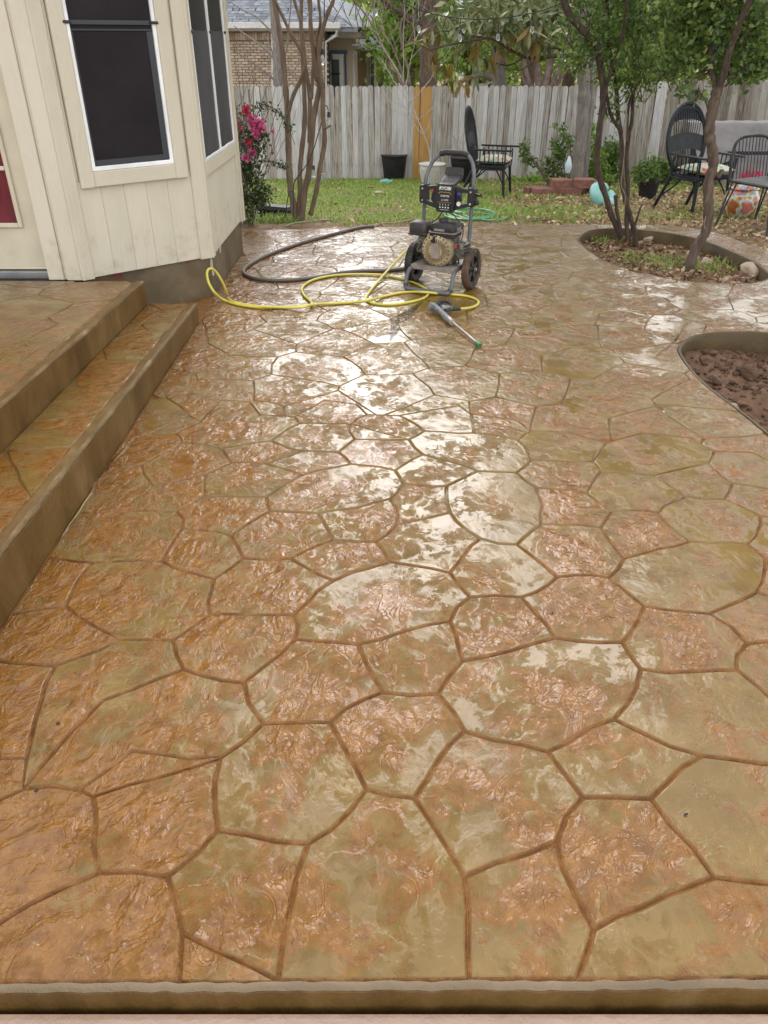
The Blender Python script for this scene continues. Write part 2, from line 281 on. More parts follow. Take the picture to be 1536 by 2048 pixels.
M['leaf2'] = pmat('bright_leaves', [(0.0, (0.08, 0.17, 0.02)), (0.5, (0.19, 0.34, 0.05)), (1, (0.40, 0.52, 0.12))], 3, 3, 0.5, isl=0.75, transl=0.55, world=True)
M['leaf3'] = pmat('lime_leaves', [(0.0, (0.13, 0.25, 0.03)), (0.5, (0.28, 0.46, 0.07)), (1, (0.55, 0.66, 0.20))], 3, 3, 0.5, isl=0.8, transl=0.6, world=True)
M['leaf4'] = pmat('dull_leaves', [(0.0, (0.07, 0.105, 0.035)), (0.5, (0.16, 0.20, 0.075)), (1, (0.30, 0.32, 0.15))], 3, 3, 0.5, isl=0.75, transl=0.4, world=True)
M['rose'] = pmat('rose_leaves', [(0.0, (0.02, 0.04, 0.014)), (0.5, (0.045, 0.085, 0.024)), (0.8, (0.09, 0.12, 0.035)), (1, (0.16, 0.07, 0.05))], 3, 3, 0.4, isl=0.8, transl=0.25, world=True)
M['magtop'] = pmat('magnolia_leaf', [(0.1, (0.08, 0.12, 0.045)), (0.5, (0.17, 0.21, 0.09)), (0.9, (0.36, 0.37, 0.20))], 4, 3, 0.32, isl=0.85, transl=0.25)
M['magyel'] = pmat('bronze_magnolia_leaf', [(0.1, (0.13, 0.11, 0.03)), (0.5, (0.22, 0.17, 0.045)), (0.9, (0.36, 0.23, 0.06))], 4, 3, 0.4, isl=0.85, transl=0.35)
M['brick'] = pmat('tan_brick', [(0.0, (0.34, 0.26, 0.18)), (0.4, (0.52, 0.42, 0.31)), (0.7, (0.63, 0.53, 0.41)), (1, (0.72, 0.64, 0.53))], 9, 5, 0.85, (40, 0.4), isl=0.65)
M['mortar'] = pmat('mortar', (0.20, 0.165, 0.13), 12, 4, 0.9)
M['shingle'] = pmat('grey_shingle', [(0.0, (0.13, 0.145, 0.17)), (0.4, (0.20, 0.22, 0.26)), (1, (0.33, 0.36, 0.41))], 20, 5, 0.9, (120, 0.4), isl=0.75)
M['gutter'] = pmat('white_gutter', (0.76, 0.77, 0.76), 3, 3, 0.4)
M['soffit'] = pmat('cream_soffit', (0.42, 0.39, 0.31), 3, 3, 0.7)
M['blueframe'] = pmat('blue_door_frame', (0.035, 0.10, 0.24), 4, 3, 0.45)
M['greenglass'] = pmat('green_window_glass', (0.02, 0.055, 0.05), 3, 2, 0.12)
M['bulb'] = pmat('clear_bulb', (0.8, 0.82, 0.82), 4, 2, 0.05, spec=0.5)
M['bulb'].node_tree.nodes['Principled BSDF'].inputs['Transmission Weight'].default_value = 0.85
M['bulb'].node_tree.nodes['Principled BSDF'].inputs['IOR'].default_value = 1.15
M['debris'] = pmat('black_debris', (0.02, 0.016, 0.012), 4, 2, 0.7)

# ------------------------------------------------------------------ mesh helpers
class MB:
    def __init__(s): s.v = []; s.f = []
    def add(s, vs, fs):
        o = len(s.v); s.v += [tuple(v) for v in vs]; s.f += [tuple(i + o for i in f) for f in fs]; return s
    def box(s, c, d, rz=0.0, rx=0.0, ry=0.0, bev=0.0):
        hx, hy, hz = d[0] / 2, d[1] / 2, d[2] / 2
        if bev <= 0:
            vs = [Vector((x, y, z)) for z in (-hz, hz) for x, y in ((-hx, -hy), (hx, -hy), (hx, hy), (-hx, hy))]
            fs = [(3, 2, 1, 0), (4, 5, 6, 7), (0, 1, 5, 4), (1, 2, 6, 5), (2, 3, 7, 6), (3, 0, 4, 7)]
        else:
            b = min(bev, hx * .9, hy * .9, hz * .9); vs = []
            for z, i in ((-hz, b), (-hz + b, 0), (hz - b, 0), (hz, b)):
                X, Y = hx - i, hy - i; q = b
                for x, y in ((-X + q, -Y), (X - q, -Y), (X, -Y + q), (X, Y - q), (X - q, Y), (-X + q, Y), (-X, Y - q), (-X, -Y + q)): vs.append(Vector((x, y, z)))
            fs = [tuple(range(7, -1, -1)), tuple(range(24, 32))]
            for k in range(3):
                for i in range(8): fs.append((k * 8 + i, k * 8 + (i + 1) % 8, k * 8 + 8 + (i + 1) % 8, k * 8 + 8 + i))
        m = Euler((rx, ry, rz)).to_matrix(); c = Vector(c)
        return s.add([m @ v + c for v in vs], fs)
    def tube(s, pts, r, n=8, closed=False, caps=True):
        pts = [Vector(p) for p in pts]; k = len(pts)
        rs = r if isinstance(r, (list, tuple)) else [r] * k
        nrm = None; vs = []; fs = []
        for i, p in enumerate(pts):
            a = pts[i - 1] if (i > 0 or closed) else p
            b = pts[(i + 1) % k] if (i < k - 1 or closed) else p
            t = (b - a); t = t.normalized() if t.length > 1e-9 else Vector((0, 0, 1))
            if nrm is None:
                nrm = t.orthogonal().normalized()
            else:
                nrm = nrm - t * nrm.dot(t); nrm = nrm.normalized() if nrm.length > 1e-6 else t.orthogonal().normalized()
            bn = t.cross(nrm)
            for j in range(n):
                a_ = 2 * math.pi * j / n; vs.append(p + (nrm * math.cos(a_) + bn * math.sin(a_)) * rs[i])
        for i in range(k if closed else k - 1):
            for j in range(n):
                fs.append((i * n + j, i * n + (j + 1) % n, ((i + 1) % k) * n + (j + 1) % n, ((i + 1) % k) * n + j))
        if caps and not closed: fs += [tuple(range(n - 1, -1, -1)), tuple(range((k - 1) * n, k * n))]
        return s.add(vs, fs)
    def lathe(s, prof, c=(0, 0, 0), n=20, axis='z', squash=(1, 1)):
        vs = []; fs = []; c = Vector(c)
        for r, z in prof:
            for j in range(n):
                a = 2 * math.pi * j / n; x, y = r * math.cos(a) * squash[0], r * math.sin(a) * squash[1]
                v = {'z': (x, y, z), 'y': (x, z, y), 'x': (z, x, y)}[axis]; vs.append(Vector(v) + c)
        for i in range(len(prof) - 1):
            for j in range(n):
                q = (i * n + j, i * n + (j + 1) % n, (i + 1) * n + (j + 1) % n, (i + 1) * n + j)
                fs.append(q if axis != 'y' else q[::-1])
        if prof[0][0] > 1e-4: fs.append(tuple(range(n - 1, -1, -1)))
        if prof[-1][0] > 1e-4: fs.append(tuple(range((len(prof) - 1) * n, len(prof) * n)))
        return s.add(vs, fs)
    def prism(s, poly, z0, z1, plane='xy', off=(0, 0, 0)):
        n = len(poly); vs = []
        for z in (z0, z1):
            for a, b in poly:
                vs.append({'xy': (a, b, z), 'xz': (a, z, b), 'yz': (z, a, b)}[plane])
        vs = [Vector(v) + Vector(off) for v in vs]
        fs = [tuple(range(n - 1, -1, -1)), tuple(range(n, 2 * n))] + [(i, (i + 1) % n, n + (i + 1) % n, n + i) for i in range(n)]
        return s.add(vs, fs)
    def mesh(s, name, m, smooth=False):
        me = bpy.data.meshes.new(name); me.from_pydata(s.v, [], s.f); me.update()
        bm = bmesh.new(); bm.from_mesh(me); bmesh.ops.recalc_face_normals(bm, faces=bm.faces); bm.to_mesh(me); bm.free()
        if smooth: smooth_mesh(me)
        me.materials.append(m); return me
def smooth_mesh(me, ang=40):
    me.polygons.foreach_set('use_smooth', [True] * len(me.polygons))
    try: me.set_sharp_from_angle(angle=R(ang))
    except Exception: pass

def tag(o, label=None, cat=None, group=None, kind=None):
    for k, v in (('label', label), ('category', cat), ('group', group), ('kind', kind)):
        if v: o[k] = v
    return o
def thing(name, label, cat, loc=(0, 0, 0), rz=0.0, group=None):
    o = bpy.data.objects.new(name, None); col.objects.link(o); o.location = loc; o.rotation_euler = (0, 0, rz)
    o.empty_display_size = 0.1
    return tag(o, label, cat, group)
def build(mb, name, m, parent=None, smooth=False, world=False, kind=None, label=None):
    """link a mesh; with world=True its points are in scene coordinates and are brought into the parent's frame"""
    me = mb.mesh(name, m, smooth) if isinstance(mb, MB) else mb
    o = bpy.data.objects.new(name, me); col.objects.link(o)
    if parent:
        o.parent = parent
        if world:
            mt = Matrix.Identity(4); p = parent
            while p: mt = p.matrix_basis @ mt; p = p.parent
            me.transform(mt.inverted())
    return tag(o, label, None, None, kind)
def piece(me, name, parent, loc, rot=(0, 0, 0), scl=(1, 1, 1), label=None):
    o = bpy.data.objects.new(name, me); col.objects.link(o); o.parent = parent
    o.location = loc; o.rotation_euler = rot; o.scale = scl
    if label: o['label'] = label
    return o
def copy_tree(o, parent=None):
    c = o.copy(); col.objects.link(c)
    if parent: c.parent = parent
    for ch in [x for x in o.children]: copy_tree(ch, c)
    return c
def single(mb, name, m, label, cat, loc, smooth=False, group=None, rz=0.0, world=False):
    o = build(mb, name, m, None, smooth)
    if world: o.data.transform(Matrix.Translation(-Vector(loc)))
    o.location = loc; o.rotation_euler = (0, 0, rz); return tag(o, label, cat, group)
def npmesh(name, V, Fq, m):
    V = np.asarray(V, np.float32); Fq = np.asarray(Fq, np.int32); k = Fq.shape[1]
    me = bpy.data.meshes.new(name); me.vertices.add(len(V)); me.vertices.foreach_set('co', V.ravel())
    me.loops.add(Fq.size); me.loops.foreach_set('vertex_index', Fq.ravel())
    me.polygons.add(len(Fq)); me.polygons.foreach_set('loop_start', np.arange(0, Fq.size, k, dtype=np.int32))
    me.polygons.foreach_set('loop_total', np.full(len(Fq), k, np.int32))
    me.update(calc_edges=True); me.validate(); me.materials.append(m); return me
def leaves(P, size, m, name, parent=None, aspect=0.5, up=0.0, world=True, kind='stuff', spread=1.0):
    """leaf-sized kites at the points P"""
    P = np.asarray(P, float); n = len(P)
    d = nrs.normal(size=(n, 3)) * [1, 1, spread]; d[:, 2] += up; d /= np.linalg.norm(d, axis=1)[:, None]
    q = nrs.normal(size=(n, 3)); s = np.cross(d, q); s /= np.linalg.norm(s, axis=1)[:, None]
    Ls = nrs.uniform(size[0], size[1], n)[:, None]; W = Ls * aspect
    nn = np.cross(d, s)
    V = np.stack([P, P + d * Ls * .45 + s * W * .5 + nn * W * .12, P + d * Ls, P + d * Ls * .45 - s * W * .5 + nn * W * .12], 1).reshape(-1, 3)
    Fq = np.arange(4 * n).reshape(-1, 4)
    me = npmesh(name, V, Fq, m)
    return build(me, name, m, parent, world=world, kind=kind)
def catmull(pts, per=6, closed=False):
    pts = [Vector(p) for p in pts]; n = len(pts); out = []
    g = (lambda i: pts[i % n]) if closed else (lambda i: pts[min(max(i, 0), n - 1)])
    for i in range(n if closed else n - 1):
        a, b, c, d = g(i - 1), g(i), g(i + 1), g(i + 2)
        for k in range(per):
            t = k / per
            out.append(0.5 * ((2 * b) + (c - a) * t + (2 * a - 5 * b + 4 * c - d) * t * t + (3 * b - a - 3 * c + d) * t ** 3))
    if not closed: out.append(pts[-1])
    return out
def inpoly(x, y, poly):
    r = False; n = len(poly); j = n - 1
    for i in range(n):
        xi, yi = poly[i][0], poly[i][1]; xj, yj = poly[j][0], poly[j][1]
        if (yi > y) != (yj > y) and x < (xj - xi) * (y - yi) / (yj - yi) + xi: r = not r
        j = i
    return r
def area(p): return 0.5 * sum(p[i - 1][0] * p[i][1] - p[i][0] * p[i - 1][1] for i in range(len(p)))
def offset(poly, d):
    """inward for a counter-clockwise polygon"""
    n = len(poly); out = []
    for i in range(n):
        a, b, c = poly[i - 1], poly[i], poly[(i + 1) % n]
        e1 = Vector((b[0] - a[0], b[1] - a[1])); e2 = Vector((c[0] - b[0], c[1] - b[1]))
        if e1.length < 1e-9 or e2.length < 1e-9: out.append(tuple(b[:2])); continue
        e1.normalize(); e2.normalize(); n1 = Vector((-e1.y, e1.x)); n2 = Vector((-e2.y, e2.x))
        k = n1 + n2; dd = 1 + n1.dot(n2); k = k / max(dd, 0.5)
        out.append((b[0] + k.x * d, b[1] + k.y * d))
    return out

# ------------------------------------------------------------------ patio outline, beds
XL = -1.30                      # foot of the lower step
bed_a = catmull([PZ(*p) for p in [(1159, 477), (1179, 461), (1225, 457), (1274, 459), (1336, 466), (1398, 478), (1449, 497), (1501, 520), (1527, 538), (1538, 553), (1514, 563), (1475, 566), (1398, 563), (1351, 559), (1295, 546), (1251, 535), (1217, 523), (1186, 505), (1167, 488)]], 4, True)
bed_b = catmull([PZ(*p) for p in [(1620, 690), (1536, 667), (1462, 665), (1411, 669), (1377, 680), (1363, 696), (1367, 711), (1385, 737), (1411, 765), (1444, 791), (1475, 814), (1509, 840), (1536, 862), (1640, 935), (1760, 960), (1800, 850), (1740, 740)]], 4, True)
bed_a = [(p.x, p.y) for p in bed_a]; bed_b = [(p.x, p.y) for p in bed_b]
if area(bed_a) < 0: bed_a.reverse()
if area(bed_b) < 0: bed_b.reverse()
far = [PZ(*p) for p in [(470, 461), (600, 457), (800, 453), (1000, 451), (1150, 449), (1225, 448), (1274, 448), (1330, 450), (1372, 453), (1436, 465), (1475, 480), (1536, 501), (1600, 530)]]
outer = [(-1.9, 0.83), (4.3, 0.863), (4.3, 5.0), (3.6, 6.6)] + [(p.x, p.y) for p in reversed(far)] + [(-1.9, 8.28)]
if area(outer) < 0: outer.reverse()

# ------------------------------------------------------------------ ground
def grid_ground():
    xs = np.concatenate([np.linspace(-40, -6, 12), np.linspace(-5, 10, 76), np.linspace(12, 60, 14)])
    ys = np.concatenate([np.linspace(-20, 7.5, 12), np.linspace(8.0, 17, 60), np.linspace(18, 120, 26)])
    V = []; nx = len(xs)
    for y in ys:
        for x in xs:
            z = -0.32 if (inpoly(x, y, outer) or y < 8.2 and x < 2.6 or y < 4) else zg(x, y)
            if y >= 8.3: z += 0.02 * math.sin(x * 3.1 + y * 2.3) * math.sin(y * 4.1 - x)
            V.append((x, y, z))
    Fq = [(j * nx + i, j * nx + i + 1, (j + 1) * nx + i + 1, (j + 1) * nx + i) for j in range(len(ys) - 1) for i in range(nx - 1)]
    me = npmesh('yard_ground', V, Fq, M['soil']); smooth_mesh(me, 180)
    o = build(me, 'yard_ground', M['soil']); o['kind'] = 'structure'; return o
yard = grid_ground()

patio = MB()
_o3 = [Vector((x, y)) for x, y in outer]
def tri_region(loops, inside):
    vs, es = [], []
    for lp in loops:
        o = len(vs); vs += [Vector((p[0], p[1])) for p in lp]; es += [(o + i, o + (i + 1) % len(lp)) for i in range(len(lp))]
    r = delaunay_2d_cdt(vs, es, [], 0, 1e-5)
    out = []
    for f in r[2]:
        c = sum((r[0][i] for i in f), Vector((0, 0))) / len(f)
        if inside(c.x, c.y): out.append(f)
    return r[0], out
def in_patio(x, y): return inpoly(x, y, outer) and not inpoly(x, y, bed_a) and not inpoly(x, y, bed_b)
tv, tf = tri_region([outer, bed_a, bed_b], in_patio)
patio.add([(v.x, v.y, -0.0085) for v in tv], tf)
patio_o = build(patio, 'patio', M['joint']); patio_o['kind'] = 'structure'

def rim(loop, inward, name, parent, m, depth=0.24, width=0.07, closed=True, zf=lambda x, y: 0.0, top=0.001):
    """rounded trowelled edge: wall face, nose and flat margin; the slab lies on the left when inward > 0"""
    prof = [(0.0, -depth), (-0.001, -0.008), (0.002, -0.004), (0.005, -0.001), (0.009, top), (width, top), (width + 0.004, -0.012)] if width < .03 else [(0.0, -depth), (-0.002, -0.03), (0.002, -0.012), (0.012, -0.002), (0.024, top), (width, top), (width + 0.012, -0.012)]
    pts = loop if closed else [loop[0]] + list(loop) + [loop[-1]]
    rings = [offset(loop, d * inward) if closed else None for d, z in prof]
    if not closed:
        rings = []
        for d, z in prof:
            ext0 = (2 * loop[0][0] - loop[1][0], 2 * loop[0][1] - loop[1][1]); ext1 = (2 * loop[-1][0] - loop[-2][0], 2 * loop[-1][1] - loop[-2][1])
            q = offset([ext0] + list(loop) + [ext1], d * inward)[1:-1]; rings.append(q)
    n = len(loop); vs = []; fs = []
    for (d, z), q in zip(prof, rings):
        for x, y in q: vs.append((x, y, z + zf(x, y)))
    for k in range(len(prof) - 1):
        for i in range(n if closed else n - 1):
            j = (i + 1) % n; fs.append((k * n + i, k * n + j, (k + 1) * n + j, (k + 1) * n + i))
    mb = MB(); mb.add(vs, fs); return build(mb, name, m, parent, smooth=True)
rim(bed_a, -1, 'bed_edge', patio_o, M['bedrim'], width=0.020); rim(bed_b, -1, 'bed_edge', patio_o, M['bedrim'], width=0.020)
def densify(a, b, n): return [(a[0] + (b[0] - a[0]) * t / n, a[1] + (b[1] - a[1]) * t / n + (rng.uniform(-.0028, .0028) if 0 < t < n else 0)) for t in range(n + 1)]
front = densify((-1.9, 0.83), (4.3, 0.863), 220)
rim(front, 1, 'front_edge', patio_o, M['rim'], depth=0.011, width=0.013, closed=False)
rim([(p.x, p.y) for p in reversed(far)], 1, 'far_edge', patio_o, M['rim'], depth=0.2, width=0.05, closed=False)
# lower wet slab in front of the patio
lo = MB(); lo.box((1.5, -2.1, -0.166), (9, 5.84, 0.2)); low = build(lo, 'lower_slab', M['pink']); low['kind'] = 'structure'
ledge = MB()
vs = []
for i, (x, y) in enumerate(front): vs += [(x, y + 0.004, -0.010), (x, y - 0.001 - .002 * rng.random(), -0.013), (x, y - 0.002, -0.3)]
n = len(front); ledge.add(vs, [(i * 3 + k, i * 3 + 3 + k, i * 3 + 4 + k, i * 3 + 1 + k) for i in range(n - 1) for k in range(2)])
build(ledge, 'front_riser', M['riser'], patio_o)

# ------------------------------------------------------------------ stones of the stamped concrete
J = dict(a1=(46, 1577), a2=(160, 1579), a3=(186, 1592), a4=(198, 1745), a5=(335, 1753), a6=(436, 1660), a7=(366, 1869), a8=(440, 1515), a9=(616, 1687),
 a10=(556, 1967), a11=(733, 1579), a12=(660, 1444), a13=(828, 1595), a14=(929, 1462), a15=(929, 1752), a16=(1114, 1683), a17=(1166, 1594), a18=(1188, 1858),
 a19=(1096, 1503), a20=(1302, 1597), a21=(1428, 1754), a22=(1403, 1511), a23=(1228, 1438), a24=(1281, 1338), a25=(876, 1387), a26=(766, 1384), a27=(925, 1321),
 a28=(717, 1288), a29=(900, 1242), a30=(1110, 1275), a31=(1244, 1284), a32=(1473, 1339), a33=(1288, 1212), a34=(1043, 1194), a35=(1495, 1287), a36=(1420, 1227),
 a37=(1513, 1185), a38=(1218, 1155), a39=(1114, 1154), a40=(1247, 1117), a41=(1034, 1089), a42=(940, 1194), a43=(900, 1145), a44=(779, 1123), a45=(961, 1077),
 a46=(900, 1025), a47=(893, 972), a48=(1082, 1048), a49=(1202, 1055), a50=(1380, 1082), a51=(1073, 975), a52=(1223, 1022), a53=(1317, 1025), a54=(1174, 986),
 a55=(1370, 993), a56=(1496, 1087), a57=(1521, 1032), a58=(1449, 998), a59=(1464, 966), a60=(1418, 925), a61=(1308, 950), a62=(1428, 902), a63=(1203, 942),
 a64=(1186, 922), a65=(1062, 920), a66=(1212, 886), a67=(1037, 880), a68=(1033, 945), a69=(955, 942), a70=(846, 909), a71=(806, 967), a72=(790, 941),
 a73=(818, 879), a75=(948, 866), a76=(942, 828), a77=(848, 862), a78=(798, 831), a79=(734, 829), a80=(918, 811), a81=(1033, 840), a82=(1061, 861),
 a84=(1137, 864), a85=(1285, 865), a86=(1383, 876), a88=(1505, 905), b1=(1531, 1117),
 c2=(752, 1083), c3=(667, 1079), c4=(793, 1049), c5=(780, 998), c6=(636, 1026), c7=(541, 1021), c8=(533, 993), c9=(462, 1071), c10=(408, 992), c11=(605, 950),
 c12=(701, 928), c13=(533, 928), c14=(677, 904), c15=(602, 902), c16=(710, 878), c17=(702, 848), c18=(543, 882), c19=(462, 925), c20=(442, 897), c21=(412, 948),
 c22=(306, 970), c23=(599, 847), c24=(590, 833), c25=(713, 809), c27=(520, 829), c28=(650, 800), c29=(500, 803), c30=(441, 800), c31=(398, 846), c32=(352, 866),
 c33=(365, 885), c34=(283, 929), c35=(270, 1022), c36=(352, 1021), c37=(365, 1056), c38=(323, 1122), c39=(487, 1116), c40=(580, 1117), c41=(428, 1157),
 c42=(667, 1161), c43=(587, 1229), c44=(420, 1228), c45=(592, 1278), c46=(346, 1280), c47=(185, 1124), c48=(488, 1365), c49=(240, 1278), c50=(367, 1338),
 c51=(131, 1212), c52=(110, 1332), c53=(205, 1400), c54=(526, 1447), c55=(265, 1502), c56=(52, 1516),
 L1=(270, 875), L2=(215, 934), L3=(160, 1026), L4=(90, 1116), L5=(-40, 1240), L6=(-90, 1315), L7=(-90, 1526), L8=(-90, 1650), L9=(-90, 1895),
 B1=(356, 2060), B2=(566, 2060), B3=(958, 2060), B4=(1110, 2060), K1=(-90, 2060), K2=(1660, 2060),
 R1=(1640, 1795), R2=(1640, 1530), R3=(1640, 1470), R4=(1620, 1290), R5=(1620, 1215), R6=(1620, 1100), R7=(1610, 1042), R8=(1610, 990), R9=(1610, 955))
CH = ['a1-a2-a3-a4-a5-a6-a8', 'a5-a7-a10-a9-a6', 'a9-a11-a13-a15-a16-a17-a19-a14-a13', 'a11-a12', 'a12-c54-a8', 'a3-a8', 'a2-c55-a8', 'a16-a18-a21-a20-a17',
 'a20-a22-a23-a19', 'a22-R2', 'a21-R1', 'a18-B4', 'a15-B3', 'a10-B2', 'a7-B1', 'a4-L9', 'a1-L8', 'a1-c56-L7', 'c56-c52-L6', 'c52-c49-c51-L5', 'c51-c47', 'L4-c47-c38',
 'c49-c46-c50-c48', 'c50-c53-a1', 'c48-c54', 'c48-c45-a28', 'a28-a26-a12', 'a26-a25-a14', 'a25-a27-a29-a28', 'a27-a30-a31-a24-a23', 'a24-a32-R3', 'a32-a35-R4', 'a35-a36-a33-a31',
 'a33-a38-a40', 'a36-a37-b1-a56', 'a37-R5', 'b1-R6', 'a30-a34-a39-a38', 'a39-a41-a45-a43-a42-a34', 'a42-a29', 'a43-a44-c2-c3', 'a44-c42', 'a41-a48-a49-a40-a50-a56-a57-R7',
 'a45-a46-a47-a71', 'a46-c4', 'c2-c4-c5-c6-c3', 'c5-a71-a72-a70-a69-a47', 'a48-a51-a68-a69', 'a49-a52-a54-a51', 'a52-a53-a50', 'a53-a55-a58-a57', 'a58-a59-a60-a61-a55', 'a59-R8',
 'a60-a62-a88-R9', 'a61-a63-a54', 'a63-a64-a65-a68', 'a64-a66-a84-a82-a67-a65', 'a66-a85-a86-a62', 'a67-a75-a76-a81-a82', 'a75-a77-a73-a70', 'a77-a78-a79-c17-a73', 'a78-a80-a76',
 'a72-c12-c14-c16-a73', 'c16-c17-c23-c24-c28-c25-a79', 'c24-c27-c29-c30-c31-c32-L1', 'c14-c15-c18-c23', 'c15-c13-c11-c12', 'c11-c8-c7-c6', 'c13-c19-c20-c18', 'c19-c21-c10-c8', 'c20-c33-c32',
 'c33-c34-c22-c21', 'c34-L2', 'c22-c35-L3', 'c35-c36-c10', 'c36-c37-c9-c7', 'c37-c38-c41-c39-c9', 'c39-c40-c3', 'c40-c42-c43-c45', 'c41-c44-c46', 'c44-c43',
 'L1-L2-L3-L4-L5-L6-L7-L8-L9-K1-B1-B2-B3-B4-K2-R1-R2-R3-R4-R5-R6-R7-R8-R9']
JW = {k: PZ(*v).to_2d() for k, v in J.items()}
edges = []; seen = set()
top_chain = 'L1 c32 c31 c30 c29 c27 c24 c28 c25 a79 a78 a80 a76 a81 a82 a84 a66 a85 a86 a62 a88 R9'.split()
fronts = {tuple(sorted(k)) for k in zip(top_chain, top_chain[1:])}
for c in CH:
    ks = c.split('-')
    for a, b in zip(ks, ks[1:]):
        k = tuple(sorted((a, b)))
        if k not in seen: seen.add(k); edges.append((JW[a], JW[b], 0.075, 0.0 if k in fronts else 0.011))
near_poly = [JW[k] for k in top_chain] + [JW[k] for k in 'R8 R7 R6 R5 R4 R3 R2 R1 K2 B4 B3 B2 B1 K1 L9 L8 L7 L6 L5 L4 L3 L2'.split()]
near_t = [tuple(p) for p in near_poly]

def voronoi_edges(seeds, box):
    out = set(); pts = {}
    S = np.array(seeds)
    for i, s in enumerate(S):
        d2 = ((S - s) ** 2).sum(1); idx = np.argsort(d2)[1:28]
        poly = [(np.array(c, float), None) for c in ((box[0], box[1]), (box[2], box[1]), (box[2], box[3]), (box[0], box[3]))]
        for j in idx:
            mid = (s + S[j]) / 2; nv = S[j] - s; new = []; m = len(poly)
            for k in range(m):
                p, lab = poly[k]; q, _ = poly[(k + 1) % m]
                dp, dq = (p - mid) @ nv, (q - mid) @ nv
                if dp <= 0: new.append((p, lab))
                if (dp <= 0) != (dq <= 0):
                    x = p + (q - p) * dp / (dp - dq); new.append((x, j if dp <= 0 else lab))
            poly = new
            if not poly: break
        m = len(poly)
        for k in range(m):
            p, lab = poly[k]; q, _ = poly[(k + 1) % m]
            if lab is None: continue
            a = (round(p[0], 3), round(p[1], 3)); b = (round(q[0], 3), round(q[1], 3))
            if a != b and np.hypot(a[0] - b[0], a[1] - b[1]) > 0.004: out.add(tuple(sorted((a, b))))
    return [(Vector(a), Vector(b)) for a, b in out]
def relaxed(n, box, rnd, it=3, gap=0.36):
    pts = []
    tries = 0
    while len(pts) < n and tries < 20000:
        tries += 1; p = (rnd.uniform(box[0], box[2]), rnd.uniform(box[1], box[3]))
        if all((p[0] - q[0]) ** 2 + (p[1] - q[1]) ** 2 > gap * gap for q in pts): pts.append(p)
    return pts
def seg_x(a, b, c, d):
    r = b - a; s = d - c; den = r.x * s.y - r.y * s.x
    if abs(den) < 1e-12: return None
    t = ((c.x - a.x) * s.y - (c.y - a.y) * s.x) / den; u = ((c.x - a.x) * r.y - (c.y - a.y) * r.x) / den
    return t if 0 < t < 1 and 0 <= u <= 1 else None
srnd = random.Random(5)
vseeds = relaxed(400, (-2.2, 3.0, 6.2, 9.4), srnd, gap=0.322)
vseeds += [p for p in relaxed(200, (0.8, 0.2, 4.8, 3.2), srnd, gap=0.40) if all((p[0] - q[0]) ** 2 + (p[1] - q[1]) ** 2 > .09 for q in vseeds)]
for a, b in voronoi_edges(vseeds, (-2.6, -0.1, 6.6, 9.8)):
    ts = [0.0, 1.0]
    for i in range(len(near_poly)):
        t = seg_x(a, b, near_poly[i], near_poly[(i + 1) % len(near_poly)])
        if t is not None: ts.append(t)
    ts.sort()
    for t0, t1 in zip(ts, ts[1:]):
        m = a.lerp(b, (t0 + t1) / 2)
        if not inpoly(m.x, m.y, near_t):
            e = 0.01 / max(1e-6, (b - a).length)     # run a little past the joint they meet
            edges.append((a.lerp(b, t0 - (e if t0 > 0 else 0)), a.lerp(b, t1 + (e if t1 < 1 else 0)), 0.12, 0.0 if (t0 > 0 or t1 < 1) else 0.013))

